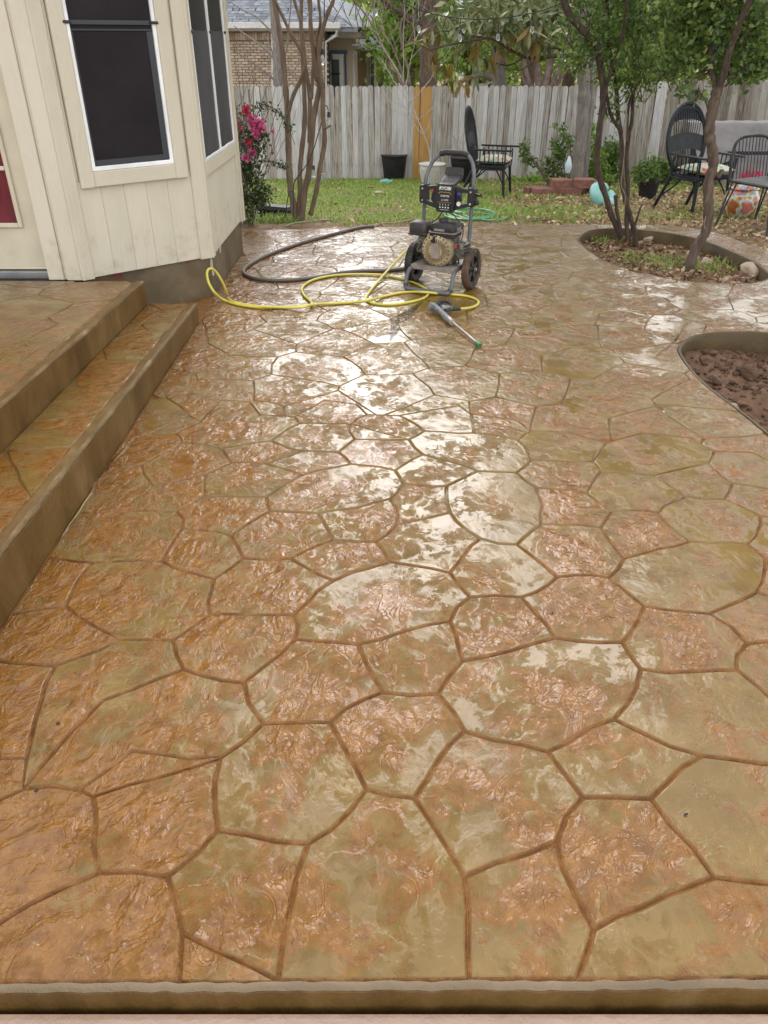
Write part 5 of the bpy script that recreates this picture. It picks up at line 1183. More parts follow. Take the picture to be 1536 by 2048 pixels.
# painted pot under it with red flowers
tp = PG(1492, 440); tp.y += .25; tp.z = zg(tp.x, tp.y)
tal = thing('painted_pot', 'round pottery jar painted with bright flowers behind the spindle chair legs', 'painted pot', tp)
mb = MB(); mb.lathe([(.001, 0), (.11, 0), (.17, .06), (.205, .15), (.20, .23), (.165, .29), (.15, .305), (.17, .325), (.16, .335), (.14, .32), (.12, .28), (.001, .27)], (0, 0, 0), 28); build(mb, 'jar', M['talavera'], tal, smooth=True)
P = [(tp.x + nrs.normal() * .05 + .05, tp.y + nrs.normal() * .05 - .05, tp.z + .40 + abs(nrs.normal()) * .05) for _ in range(60)]
fl = leaves(P, (.04, .07), M['redflower'], 'red_flowers', aspect=.8); tag(fl, 'red flowers above the painted jar at the right edge', 'flowers', None, 'stuff')

# ------------------------------------------------------------------ covered furniture, black table
cvY = 13.6; x0 = PY(1376, 242, cvY).x; z0 = PY(1400, 242, cvY).z; zb0 = PY(1440, 362, cvY - .7).z; gz = zg(x0, cvY)
cov = thing('covered_furniture', 'furniture under a wrinkled grey rain cover beside the right fence', 'covered furniture', (x0, cvY, gz))
mb = MB(); nu, nv = 40, 22; vs = []; WX = 2.6
def wr(u, v): return .055 * math.sin(7 * u + 3 * v) * math.sin(5 * v + 2) + .03 * math.sin(19 * u + 11 * v + 2 * math.sin(6 * v)) + .012 * math.sin(31 * v - 9 * u)
for j in range(nv + 1):
    v = j / nv
    for i in range(nu + 1):
        u = i / nu; x = u * WX
        if v < .25: y, z = .45 - 1.0 * v / .25 * .55, z0 - gz - .02 * (1 - v / .25)
        else:
            q = (v - .25) / .75; y = -.10 - .62 * q ** .8 - .10 * math.sin(math.pi * q); z = (z0 - gz) * (1 - q) + (zb0 - gz + .10 * (u - .2)) * q
        k = wr(u * 2.2, v); s = sst(.1, .4, v)
        vs.append((x + .12 * (1 - sst(0, .08, u)) * (v - .2), y - k * s * 1.4, z - abs(k) * .3 * (1 - s) - (.06 * math.sin(8 * u) * (v > .95))))
mb.add(vs, [(j * (nu + 1) + i, j * (nu + 1) + i + 1, (j + 1) * (nu + 1) + i + 1, (j + 1) * (nu + 1) + i) for j in range(nv) for i in range(nu)])
build(mb, 'rain_cover', M['cover'], cov, smooth=True)
mb = MB(); mb.box((1.45, -.18, (zb0 - gz + .12) / 2 + .02), (2.5, .9, zb0 - gz + .1), bev=.03); mb.box((1.4, .2, .3), (2.3, .3, .45), bev=.03); build(mb, 'dark_base', M['black'], cov)
ty = 12.3; ta = PY(1455, 306, ty); tb = PY(1600, 312, ty)
tbl = thing('black_bench', 'black bench with a thin horizontal back rail in front of the grey cover', 'bench', (ta.x, ty, zg(ta.x, ty)))
hr = ta.z - zg(ta.x, ty)
mb = MB(); mb.box((.85, 0, hr), (1.7, .05, .05), bev=.008); build(mb, 'back_rail', M['greychair'], tbl)
mb = MB(); mb.box((1.28, -.28, .42), (.80, .5, .04), bev=.008); build(mb, 'seat', M['greychair'], tbl)
for sx, sy, h in ((.92, .0, hr - .025), (1.64, .0, hr - .025), (.92, -.5, .40), (1.64, -.5, .40)):
    mb = MB(); mb.box((sx, sy, h / 2), (.05, .05, h)); build(mb, 'leg', M['greychair'], tbl)

# ------------------------------------------------------------------ red edging blocks, turquoise ring, ornament, small things
def block(px0, px1, pyb, h, depth, label, zoff=0.0, rot=0.0, Y=None):
    a = PG((px0 + px1) / 2, pyb); Yv = Y or a.y; wd = (px1 - px0) / ppm(a); k = wd / 2
    poly = [(-k, 0), (-k * .4, -.02), (k * .4, -.02), (k, 0), (k * .82, depth), (-k * .82, depth)]
    mb = MB(); mb.prism(poly, 0, h - .006); mb.prism([(x * .97, .003 + y * .97) for x, y in poly], h - .0055, h)
    p = (a.x, Yv, zg(a.x, Yv) + zoff - .01); return single(mb, 'edging_block', M['redblock'], label, 'edging block', p, rz=rot, group='red edging blocks round the tree')
bY = PG(1150, 392).y
block(1044, 1062, 390, .12, .26, 'leftmost low red edging block, half turned away', rot=-.9)
block(1062, 1104, 392, .115, .25, 'low red edging block second from the left end', Y=bY)
block(1104, 1127, 393, .115, .25, 'narrow lower red block in the middle of the ring', Y=bY + .02)
block(1128, 1170, 395, .115, .25, 'lower red block right under the tree trunk', Y=bY)
block(1170, 1192, 388, .10, .25, 'low red block behind the turquoise ring', Y=bY + .12, rot=.2)
block(1087, 1126, 385, .115, .25, 'upper red block left of the trunk, lying across the lower ones', zoff=.117, Y=bY + .05, rot=.12)
block(1127, 1170, 384, .115, .25, 'upper pale topped red block in front of the trunk', zoff=.117, Y=bY + .02, rot=-.05)
rp = PG(1204, 410)
ring = []
mb = MB(); R0, r0 = .155, .07
pts = [Vector((R0 * math.cos(a), R0 * math.sin(a) * .9, 0)) for a in [R(8 + 344 * k / 24) for k in range(25)]]
mb.tube(pts, [.055 + .03 * math.sin(math.pi * k / 24) ** .4 for k in range(25)], 12)
o = single(mb, 'float_ring', M['turq'], 'turquoise glossy ring-shaped cushion leaning in the grass behind the tree clump', 'ring cushion', (rp.x + .03, rp.y + .10, rp.z + .10), smooth=True); o.rotation_euler = (R(42), R(-14), R(60))
op = PY(1137, 330, 12.9)
orn = thing('garden_ornament', 'pale blue pear-shaped garden ornament beside the tree trunk', 'ornament', (op.x, 12.9, zg(op.x, 12.9)))
oz = op.z - zg(op.x, 12.9)
mb = MB(); mb.lathe([(.001, oz - .12), (.035, oz - .11), (.055, oz - .04), (.052, oz + .01), (.03, oz + .08), (.012, oz + .12), (.001, oz + .135)], (0, 0, 0), 16); build(mb, 'glass_drop', M['paleblue'], orn, smooth=True)
mb = MB(); mb.tube([(0, 0, 0), (0, 0, oz - .1)], .008, 6); build(mb, 'stake', M['tubegrey'], orn)
bx = PG(550, 441)
mb = MB(); mb.box((0, 0, .085), (.40, .20, .16), bev=.03, ry=.05); db = single(mb, 'black_box', M['blackpot'], 'low black plastic box on the soil left of the crape myrtle foot', 'box', (bx.x, bx.y + .1, bx.z - .02), rz=-.18)
ty_ = PG(772, 369)
mb = MB()
for k in range(4): mb.add(*lump((k * .05 - .08, prn.uniform(-.02, .02), .04), .045, prn, .9, 2))
mb.tube([(-.1, 0, .04), (.0, .0, .07), (.1, 0, .04)], .03, 8)
single(mb, 'toy', M['turq'], 'small turquoise toy lying in the grass before the left black pot', 'toy', (ty_.x, ty_.y, ty_.z), smooth=True)
wl = PG(656, 352); wl.y = 15.3; wl.z = zg(wl.x, wl.y)
mb = MB(); mb.lathe([(.001, 0), (.05, 0), (.055, .06), (.045, .13), (.05, .16), (.001, .17)], (0, 0, 0), 14); single(mb, 'glass_jar', M['bulb'], 'small clear glass jar standing against the foot of the fence', 'jar', wl, smooth=True)
for px0, px1, py, lab in ((1052, 1106, 446, 'broken reddish board lying flat at the patio edge'), (1056, 1100, 442, 'thin dark stick behind the broken board')):
    a, b = PG(px0, py), PG(px1, py - 2); mb = MB(); mb.box(((b - a) / 2) + Vector((0, 0, .025)), ((b - a).length, .05 if 'board' in lab[:15] else .02, .018), rz=math.atan2(b.y - a.y, b.x - a.x), bev=.003); single(mb, 'loose_stick' if 'stick' in lab else 'loose_board', M['redblock'] if 'reddish' in lab else M['redtwig'], lab, 'stick' if 'stick' in lab else 'board', a)
for px, py, s, mt, lab in ((742, 383, .12, 'straw', 'curled orange brown dead leaf on the lawn'), (758, 392, .1, 'rock', 'pale flat stone in the lawn grass'), (1118, 407, .15, 'straw', 'large pale dry leaf in front of the edging blocks'), (1106, 404, .12, 'magtop', 'greenish dry leaf standing up beside the pale one')):
    a = PG(px, py); mb = MB(); n = 6; vs = []
    for k in range(n + 1):
        t = k / n; hw = s * .28 * math.sin(math.pi * min(.97, max(.03, t)))
        vs += [(s * (t - .5), -hw, .03 + .03 * math.sin(3 * t)), (s * (t - .5), 0, .02 + .02 * math.sin(3 * t)), (s * (t - .5), hw, .035 + .03 * math.sin(3 * t))]
    mb.add(vs, [(k * 3 + i, k * 3 + 3 + i, k * 3 + 4 + i, k * 3 + 1 + i) for k in range(n) for i in (0, 1)])
    if mt == 'rock': mb = MB(); mb.add(*lump((0, 0, .03), .07, prn, .4, 2))
    single(mb, 'lawn_stone' if mt == 'rock' else 'dead_leaf', M[mt], lab, 'stone' if mt == 'rock' else 'leaf', (a.x, a.y, a.z + .02), rz=prn.uniform(-.4, .4))
for px, py, lab in ((1371, 1630, 'dark scrap of leaf on the right side of the near patio'), (1105, 1227, 'short black twig lying on the middle of the patio'), (116, 1448, 'black speck of debris on the patio below the steps'), (73, 1583, 'small dark leaf bit on a joint near the left edge')):
    a = PZ(px, py, .003); mb = MB(); mb.add([(-.006, -.001, 0), (.005, -.002, .001), (.007, .001, .003), (-.001, .003, .002), (-.006, .001, .001)], [(0, 1, 2, 3, 4)]); mb.add([(-.006, -.001, -.002), (.005, -.002, -.001), (.007, .001, -.001), (-.001, .003, -.001), (-.006, .001, -.002)], [(4, 3, 2, 1, 0)])
    single(mb, 'debris', M['debris'], lab, 'debris', (a.x, a.y, .0055), rz=1.2 if 'twig' in lab else .3)

# ------------------------------------------------------------------ trees and shrubs
trn = random.Random(31)
def px_limb(pts, Y, conv=lambda x, y: (x, y), per=4, dy=0.0):
    """photo points laid out at distance Y, drifting dy nearer or farther towards the tip"""
    n = len(pts); return catmull([PY(*conv(x, y), Y + dy * i / max(1, n - 1)) for i, (x, y) in enumerate(pts)], per)
def taper(n, a, b): return [a + (b - a) * k / (n - 1) for k in range(n)]
def limb(parent, name, pts, r0, r1, m, n=9):
    mb = MB(); rr = taper(len(pts), r0, r1); rr = [r * (1 + .09 * math.sin(k * 1.9 + r0 * 900) + (trn.uniform(-.05, .08) if r0 > .012 else 0)) for k, r in enumerate(rr)]
    mb.tube(pts, rr, n); return build(mb, name, m, parent, smooth=True, world=True)
def ell(px, py, rx, ry, Y, depth=None):
    c = PY(px, py, Y); k = 1 / ppm(c); return (c, rx * k, (depth or (rx * k)), ry * k)
def clumps(ells, n, per, sig, r):
    P = []; tot = sum(e[1] * e[2] * e[3] for e in ells)
    for c, a, b, h in ells:
        m = max(1, int(n * a * b * h / tot))
        for _ in range(m):
            v = Vector((r.gauss(0, 1), r.gauss(0, 1), r.gauss(0, 1))).normalized() * (r.random() ** .45)
            q = c + Vector((v.x * a, v.y * b, v.z * h))
            for _ in range(per): P.append((q.x + r.gauss(0, sig), q.y + r.gauss(0, sig), q.z + r.gauss(0, sig * .8)))
    return P
# crape myrtle at the left of the lawn
def cc(x, y): return 440 + x / 3.84, y / 3.84
ct = PG(602, 445)
crape = thing('crape_myrtle', 'many-trunked bare crape myrtle rising from the lawn beside the house corner', 'tree', ct)
YC = ct.y
for pts, r0, r1, dy in [
    ([(572, 1700), (560, 1540), (538, 1440), (527, 1200), (520, 1000), (517, 850), (500, 650), (488, 480), (462, 280), (430, 80), (405, -60), (380, -400)], .040, .022, .1),
    ([(522, 880), (560, 740), (612, 630), (640, 560), (650, 500), (615, 380), (545, 260), (480, 120), (430, 20), (360, -200)], .022, .014, -.25),
    ([(600, 1700), (615, 1480), (612, 1330), (628, 1150), (650, 930), (645, 700), (632, 400), (622, 200), (625, 0), (630, -400)], .034, .018, .35),
    ([(625, 1700), (645, 1490), (680, 1330), (700, 1100), (722, 880), (760, 700), (762, 640), (730, 560), (722, 420), (700, 250), (690, 0), (660, -400)], .040, .018, -.1),
    ([(690, 1100), (692, 850), (685, 700), (655, 520), (640, 350), (618, 160), (570, 0), (520, -250)], .030, .014, .2),
    ([(700, 760), (712, 560), (715, 400), (690, 260), (690, 100), (670, -60)], .022, .012, .3),
    ([(695, 1650), (715, 1570), (745, 1440), (770, 1270), (800, 1120), (802, 1000), (790, 880), (790, 700), (770, 560), (760, 420), (778, 280), (800, 180), (840, 70), (870, 0), (900, -200)], .030, .018, -.3),
    ([(760, 640), (750, 450), (745, 300), (770, 180), (760, 40), (740, -120)], .018, .012, -.3)]:
    limb(crape, 'trunk', px_limb(pts, YC, cc, 4, dy), r0 * .92, r1, M['smoothbark'])
mb = MB()
for k in range(14):
    a = trn.uniform(0, 6.28); twigs(mb, (ct.x + .5 * math.cos(a) * trn.random(), YC + .4 * math.sin(a), 2.1 + trn.random() * .8), (math.cos(a) * .6, math.sin(a) * .6, 1), 1.1, .014, 2, trn, .45)
build(mb, 'twigs', M['smoothbark'], crape, world=True, kind='stuff')
mb = MB(); q = PY(*cc(800, 985), YC - .2); mb.tube([q, q + Vector((.04, -.02, .01)), q + Vector((.07, -.03, .03))], [.014, .012, .009], 7); build(mb, 'branch_stub', M['smoothbark'], crape, smooth=True, world=True)

# string lights: one strand on the crape myrtle, one across the top
def bulbset(parent, p, up=(0, 0, 1), s=1.0):
    mb = MB(); mb.lathe([(.001, -.005), (.014 * s, -.008), (.017 * s, -.03 * s), (.019 * s, -.06 * s), (.001, -.062 * s)], p, 12); sk = build(mb, 'socket', M['rubber'], parent, smooth=True, world=True)
    mb = MB(); mb.lathe([(.012 * s, -.0605 * s), (.024 * s, -.09 * s), (.027 * s, -.115 * s), (.018 * s, -.14 * s), (.001, -.148 * s)], p, 12); build(mb, 'bulb', M['bulb'], sk, smooth=True, world=True)
sl1 = px_limb([(800, -150), (802, 300), (805, 600), (800, 805), (790, 900), (760, 1010), (720, 1140), (680, 1240), (620, 1330), (575, 1390), (560, 1470), (565, 1560), (560, 1690)], YC - .12, cc, 5)
strand = thing('string_lights', 'black string light cable hanging down the crape myrtle trunks', 'string lights', sl1[-1])
mb = MB(); mb.tube(sl1, .0055, 6); mb.tube(catmull([PY(*cc(800, 808), YC - .12), PY(*cc(820, 815), YC - .14), PY(*cc(832, 850), YC - .15)], 4), .005, 6)
mb.tube(catmull([PY(*cc(552, 1470), YC - .12), PY(*cc(530, 1480), YC - .2), PY(*cc(515, 1560), YC - .2), PY(*cc(497, 1680), YC - .15)], 4), .005, 6)
build(mb, 'cable', M['rubber'], strand, smooth=True, world=True)
bulbset(strand, PY(*cc(835, 850), YC - .15)); bulbset(strand, PY(*cc(784, 365), YC - .2)); bulbset(strand, PY(*cc(718, 1265), YC - .15), s=.8)
sl2 = [PY(x, y, Y) for x, y, Y in [(600, -60, 8.9), (700, -10, 9.0), (785, -2, 9.0), (845, 22, 9.0), (920, 37, 9.0), (1000, 36, 9.0), (1080, 22, 8.8), (1160, -10, 8.4), (1230, -40, 8.0)]]
strand2 = thing('string_lights', 'string light cable with clear bulbs stretched across below the magnolia leaves', 'string lights', sl2[0])
mb = MB(); mb.tube(catmull(sl2, 5), .005, 6)
for x, y0, y1 in ((752, -2, 6), (838, 21, 40), (921, 37, 58), (997, 36, 57), (1066, 26, 42)):
    mb.tube([PY(x, y0, 9.0), PY(x, y1 + 1, 9.0)], .004, 5)
build(mb, 'cable', M['rubber'], strand2, smooth=True, world=True)
for x, y in ((752, 4), (838, 39), (921, 57), (997, 56), (1066, 41)): bulbset(strand2, PY(x, y, 9.0), s=.75)

# the two bed trees
def c4(x, y): return 1100 + x / 3.523, y / 3.523
b1p = PZ(1238, 487, -.1); Y1 = b1p.y
tree1 = thing('laurel_tree', 'clump of slender dark trunks with small glossy leaves at the left of the curved bed', 'tree', (b1p.x, b1p.y, za(b1p.x, b1p.y)))
for pts, r0, r1, dy in [
    ([(500, 1680), (470, 1600), (430, 1510), (395, 1390), (352, 1260), (330, 1130), (340, 1000), (352, 880), (372, 740), (372, 600), (350, 450), (330, 330), (270, 260), (200, 180), (130, 90), (90, -20)], .028, .030, -.3),
    ([(604, 1760), (592, 1620), (560, 1510), (525, 1380), (502, 1240), (508, 1080), (498, 930), (480, 820), (470, 650), (440, 480), (420, 300), (400, 0), (380, -300)], .027, .016, .1),
    ([(545, 1690), (540, 1500), (548, 1300), (538, 1120), (555, 960), (578, 840), (585, 640), (600, 400), (640, 100), (660, -250)], .024, .014, .3),
    ([(500, 930), (450, 850), (415, 760), (400, 600), (460, 420), (520, 200), (540, -100)], .016, .010, -.4),
    ([(540, 1000), (560, 720), (640, 560), (720, 350), (760, 100)], .014, .008, .4)]:
    limb(tree1, 'trunk', px_limb(pts, Y1, c4, 4, dy), r0, r1, M['darkbark'])
limb(tree1, 'cut_stub', px_limb([(500, 1660), (490, 1580), (470, 1480), (462, 1375)], Y1 - .05, c4), .020, .017, M['darkbark'])
limb(tree1, 'side_shoot', px_limb([(596, 1600), (610, 1550), (632, 1480), (650, 1440)], Y1 - .05, c4), .013, .008, M['darkbark'])
limb(tree1, 'vine', px_limb([(520, 1500), (530, 1380), (500, 1300), (515, 1180), (530, 1000), (545, 800)], Y1 - .1, c4), .004, .003, M['tanhose'], 5)
e1 = [ell(1215, 60, 80, 90, Y1), ell(1268, 95, 66, 80, Y1 + .1), ell(1245, 175, 44, 42, Y1), ell(1150, 70, 52, 60, Y1 - .2), ell(1215, 215, 26, 24, Y1 - .1), ell(1285, 170, 34, 50, Y1 + .1), ell(1270, -110, 120, 110, Y1 + .2), ell(1190, -100, 110, 90, Y1 - .2), ell(1160, 110, 40, 36, Y1 - .2), ell(1330, 20, 46, 60, Y1 + .2), (Vector((1.75, Y1, 3.3)), .85, .85, .8), (Vector((2.5, Y1 + .4, 3.9)), .9, .9, .8), (Vector((1.6, Y1 - .8, 3.0)), .6, .6, .5), (Vector((2.3, Y1 - .5, 2.9)), .7, .7, .6)]
leaves(clumps(e1[:10], 700, 16, .040, trn) + clumps(e1[10:], 460, 17, .05, trn), (.028, .060), M['leaf'], 'crown', tree1, aspect=.55)
mb = MB()
for c, a, b, h in e1:
    for _ in range(4): twigs(mb, c + Vector((trn.gauss(0, a * .3), trn.gauss(0, b * .3), -h * .6)), (trn.gauss(0, .6), trn.gauss(0, .6), .8), h * 1.1, .005, 1, trn, .5)
build(mb, 'twigs', M['darkbark'], tree1, world=True, kind='stuff')
b2p = PZ(1380, 543, -.1); Y2 = b2p.y
tree2 = thing('laurel_tree', 'single leaning brown trunk forking above, growing in the curved bed', 'tree', (b2p.x, b2p.y, za(b2p.x, b2p.y)))
limb(tree2, 'trunk', px_limb([(975, 1930), (1000, 1820), (1040, 1720), (1095, 1640), (1118, 1520), (1115, 1400), (1118, 1280), (1148, 1180), (1150, 1090), (1128, 980), (1126, 900), (1142, 780), (1168, 680), (1185, 610)], Y2, c4, 4, -.1), .044, .040, M['bark'], 12)
limb(tree2, 'branch', px_limb([(1180, 640), (1150, 540), (1130, 400), (1118, 220), (1105, 60), (1095, -150)], Y2 - .1, c4, 4, .2), .026, .015, M['darkbark'])
limb(tree2, 'branch', px_limb([(1180, 640), (1225, 520), (1252, 400), (1300, 260), (1345, 140), (1395, 30), (1440, -100), (1500, -300)], Y2 - .1, c4, 4, -.3), .030, .017, M['darkbark'])
limb(tree2, 'branch', px_limb([(1230, 610), (1290, 560), (1350, 500), (1420, 420)], Y2 - .1, c4, 4), .008, .004, M['darkbark'], 6)
limb(tree2, 'branch', px_limb([(1115, 790), (1098, 720), (1060, 660), (1000, 620), (940, 600)], Y2 - .1, c4, 4), .007, .003, M['darkbark'], 6)
limb(tree2, 'branch_stub', px_limb([(1180, 1250), (1205, 1215), (1212, 1195)], Y2 - .05, c4), .020, .018, M['bark'])
limb(tree2, 'vine', px_limb([(1120, 1640), (1085, 1580), (1130, 1440), (1160, 1330), (1120, 1230)], Y2 - .06, c4), .004, .003, M['tanhose'], 5)
e2 = [ell(1440, 30, 74, 80, Y2), ell(1365, 100, 50, 52, Y2 + .1), ell(1500, 90, 56, 64, Y2), ell(1385, 20, 60, 70, Y2), ell(1440, -130, 130, 90, Y2), ell(1352, 168, 26, 22, Y2 - .1), ell(1475, 140, 46, 32, Y2 - .1), ell(1395, 190, 30, 20, Y2 - .1), ell(1520, 20, 50, 60, Y2 + .2), ell(1335, 140, 26, 26, Y2 + .1), ell(1530, 140, 40, 26, Y2), (Vector((3.3, Y2, 3.2)), .9, .9, .8), (Vector((3.9, Y2 - .5, 3.7)), .9, .9, .9), (Vector((2.9, Y2 - .7, 2.9)), .6, .6, .5), (Vector((4.3, Y2 + .3, 2.8)), .7, .7, .6)]
leaves(clumps(e2[:11], 600, 16, .040, trn) + clumps(e2[11:], 460, 17, .05, trn), (.032, .068), M['leaf'], 'crown', tree2, aspect=.58)
mb = MB()
for c, a, b, h in e2:
    for _ in range(3): twigs(mb, c + Vector((trn.gauss(0, a * .3), trn.gauss(0, b * .3), -h * .6)), (trn.gauss(0, .6), trn.gauss(0, .6), .8), h * 1.1, .007, 1, trn, .5)
build(mb, 'twigs', M['darkbark'], tree2, world=True, kind='stuff')

# magnolia with the double grey trunk inside the block ring
mp = PG(1156, 384); YM = mp.y + .25
mag = thing('magnolia_tree', 'grey double-trunked magnolia in the red block ring, its long leaves hanging leftwards', 'tree', (mp.x, YM, zg(mp.x, YM)))
limb(mag, 'trunk', px_limb([(1151, 385), (1155, 340), (1161, 284), (1167, 220), (1168, 170), (1166, 110), (1172, 40), (1190, -60), (1200, -300)], YM, per=4), .105, .075, M['greybark'], 14)
limb(mag, 'trunk', px_limb([(1166, 375), (1172, 320), (1177, 250), (1183, 180), (1190, 110), (1215, 20), (1250, -120)], YM + .1, per=4), .055, .045, M['greybark'], 12)
for pts, r0, r1, dy in [([(1168, 95), (1140, 110), (1105, 112), (1067, 116), (1035, 108), (1006, 90), (980, 76), (950, 80), (905, 88), (858, 100)], .034, .010, -1.0), ([(1130, 105), (1110, 95), (1080, 98), (1045, 60), (1025, 40), (1000, 10), (980, -60)], .020, .008, .4),
    ([(1050, 112), (1020, 130), (985, 125), (965, 118)], .014, .006, -.4), ([(1100, 113), (1060, 130), (1040, 140), (1010, 138)], .014, .006, -.6), ([(980, 76), (930, 70), (885, 62), (845, 78)], .012, .005, -.5), ([(1170, 60), (1120, 30), (1060, 20), (1000, -20)], .024, .008, -.6)]:
    limb(mag, 'branch', px_limb(pts, YM - .1, per=4, dy=dy), r0, r1, M['darkbark'], 8)
def leaf_mesh(m):
    mb = MB(); n = 5; vs = []
    for k in range(n + 1):
        t = k / n; hw = .155 * math.sin(math.pi * (.04 + .92 * t)) ** .8; z = -.12 * t * t
        vs += [(t, -hw, z + .05), (t, 0, z), (t, hw, z + .05)]
    mb.add(vs, [(k * 3 + i, k * 3 + 3 + i, k * 3 + 4 + i, k * 3 + 1 + i) for k in range(n) for i in (0, 1)]); return mb.mesh('leaf', m, smooth=True)
lmA, lmB = leaf_mesh(M['magtop']), leaf_mesh(M['magyel'])
spots = [(846, 78, .6), (868, 60, .2), (862, 110, 1), (905, 90, .2), (925, 50, .1), (950, 40, .1), (960, 100, .9), (975, 115, .9), (990, 60, .2), (1000, 95, .4), (1030, 20, .2), (1062, 60, .8), (1085, 40, .3), (1090, 90, .7), (1015, 45, .1), (940, 20, .1), (985, 15, .1), (1055, 10, .2), (1110, 30, .4), (1105, 70, .5), (888, 128, 1), (912, 160, 1), (936, 160, 1), (900, 30, .1), (1040, 75, .6), (1130, 60, .4), (1120, 10, .3), (955, 70, .5), (875, 30, .1), (1075, 85, .9)]
trl = random.Random(41); cnt = 0
inv = Vector((mp.x, YM, zg(mp.x, YM)))
for (x, y, yl) in spots:
    Y = YM - 1.1 + .7 * trl.random()
    c = PY(x, y, Y) - inv; n = 9
    for k in range(n):
        a = k * .7 + trl.uniform(0, .7); pitch = trl.uniform(-.3, 1.15) + .35 * yl; me = lmB if trl.random() < yl * .8 else lmA; s = trl.uniform(.17, .27)
        piece(me, 'leaf', mag, c + Vector((trl.gauss(0, .05), trl.gauss(0, .06), trl.gauss(0, .04))), (trl.uniform(-.6, .6), pitch, a), (s, s * trl.uniform(.75, 1.05), s)); cnt += 1
big = []
for _ in range(900):
    v = Vector((trl.gauss(0, 1), trl.gauss(0, 1), trl.gauss(0, 1))).normalized() * trl.random() ** .4
    big.append((mp.x - .6 + v.x * 2.6, YM + .3 + v.y * 2.0, 3.4 + v.z * 1.55))
for _ in range(420):
    v = Vector((trl.gauss(0, 1), trl.gauss(0, 1), trl.gauss(0, 1))).normalized() * trl.random() ** .4
    q = PY(1010 + v.x * 150, 30 + v.z * 60, YM - .3 + v.y * .8); big.append(tuple(q))
leaves(big, (.12, .22), M['magtop'], 'crown', mag, aspect=.4, up=-.4)

# rose bush at the house corner
rb0 = PG(500, 440); rY = 8.75
rose = thing('rose_bush', 'tall rose bush with pink blooms beside the house corner', 'rose bush', (rb0.x, rY, zg(rb0.x, rY)))
er = [ell(500, 290, 26, 44, rY), ell(488, 250, 18, 30, rY), ell(520, 270, 20, 34, rY), ell(498, 360, 26, 40, rY), ell(500, 410, 30, 30, rY), ell(525, 390, 22, 34, rY), ell(470, 330, 26, 80, rY)]
P = clumps(er, 330, 12, .035, trn)
for pts in [[(480, 245), (505, 222), (530, 212), (555, 222), (570, 240), (580, 262)], [(500, 330), (535, 322), (560, 328), (572, 335)]]:
    for q in px_limb(pts, rY, per=6): P += [(q.x + trn.gauss(0, .02), q.y + trn.gauss(0, .03), q.z + trn.gauss(0, .022)) for _ in range(7)]
leaves(P, (.022, .045), M['rose'], 'foliage', rose, aspect=.6)
mb = MB()
for _ in range(16): twigs(mb, (rb0.x + trn.uniform(-.15, .12), rY + trn.uniform(-.1, .1), zg(rb0.x, rY)), (trn.gauss(0, .25), trn.gauss(0, .2), 1), 1.0, .008, 1, trn, .3)
for pts in [[(480, 300), (482, 250), (505, 222), (530, 212), (555, 222), (570, 240), (580, 262), (590, 290)], [(490, 345), (535, 322), (560, 328), (572, 335)]]: mb.tube(px_limb(pts, rY, per=4), .004, 5)
build(mb, 'stems', M['redtwig'], rose, world=True, kind='stuff')
for (x, y, s) in [(491, 220, 9), (502, 238, 10), (507, 247, 9), (520, 248, 11), (527, 256, 9), (511, 263, 10), (484, 258, 6), (497, 283, 8), (503, 305, 9), (495, 315, 11), (470, 245, 7), (512, 272, 7), (545, 262, 5)]:
    c = PY(x, y, rY - .12); k = s / ppm(c); P = []
    q = [(c.x + trn.gauss(0, k * .35), c.y + trn.gauss(0, k * .35), c.z + trn.gauss(0, k * .3)) for _ in range(38)]
    leaves(q, (k * .6, k * 1.0), M['redflower'] if (x, y) in ((491, 220), (497, 283)) else M['pinkflower'], 'bloom', rose, aspect=.9)

# small shrubs by the fence
def shrub(label, cat, name, x, y, ells, n, size, m, Y, stem=M['redtwig'], per=12, sig=.04):
    g = PG(x, y); t = thing(name, label, cat, (g.x, Y, zg(g.x, Y))); es = [ell(*e, Y) for e in ells]
    leaves(clumps(es, n, per, sig, trn), size, m, 'foliage', t, aspect=.5)
    mb = MB()
    for c, a, b, h in es:
        for _ in range(3): mb.tube(wobble((g.x + trn.gauss(0, .04), Y + trn.gauss(0, .04), zg(g.x, Y)), c + Vector((trn.gauss(0, a * .4), trn.gauss(0, b * .4), h * .4)), 5, .02, trn), taper(6, .009, .003), 5)
    build(mb, 'stems', stem, t, world=True, kind='stuff'); return t
shrub('leafy young shrub left of the magnolia trunk by the fence', 'shrub', 'leafy_shrub', 1112, 362, [(1120, 290, 30, 26), (1122, 262, 16, 16), (1108, 320, 24, 28), (1140, 280, 14, 16), (1110, 345, 22, 18)], 60, (.05, .10), M['leaf'], 14.2)
shrub('single thin sprig of leaves in front of the fence right of the black chair', 'shrub', 'thin_sprig', 1060, 355, [(1046, 295, 7, 14), (1056, 315, 9, 12), (1064, 324, 7, 7)], 22, (.05, .09), M['leaf'], 14.2)
shrub('bushy green shrub behind the left trunk of the clump', 'shrub', 'leafy_shrub', 1190, 368, [(1190, 330, 18, 36), (1184, 280, 9, 40), (1200, 352, 22, 16)], 130, (.04, .09), M['leaf2'], 13.6)
shrub('green shrub seen between the clump trunks in front of the fence', 'shrub', 'leafy_shrub', 1222, 365, [(1222, 310, 22, 34), (1215, 345, 24, 22)], 110, (.05, .10), M['leaf'], 14.3)
shrub('bright green low plant at the foot of the fence right of the pot', 'shrub', 'low_plant', 1330, 375, [(1330, 345, 24, 20), (1312, 335, 18, 20), (1345, 355, 18, 14)], 100, (.04, .08), M['leaf'], 13.4)
shrub('low yellow green weeds at the foot of the fence behind the blocks', 'weeds', 'low_weeds', 1075, 362, [(1040, 362, 24, 8), (1080, 362, 30, 8), (1120, 362, 24, 9), (1230, 358, 22, 12)], 90, (.05, .12), M['leaf3'], 15.3)
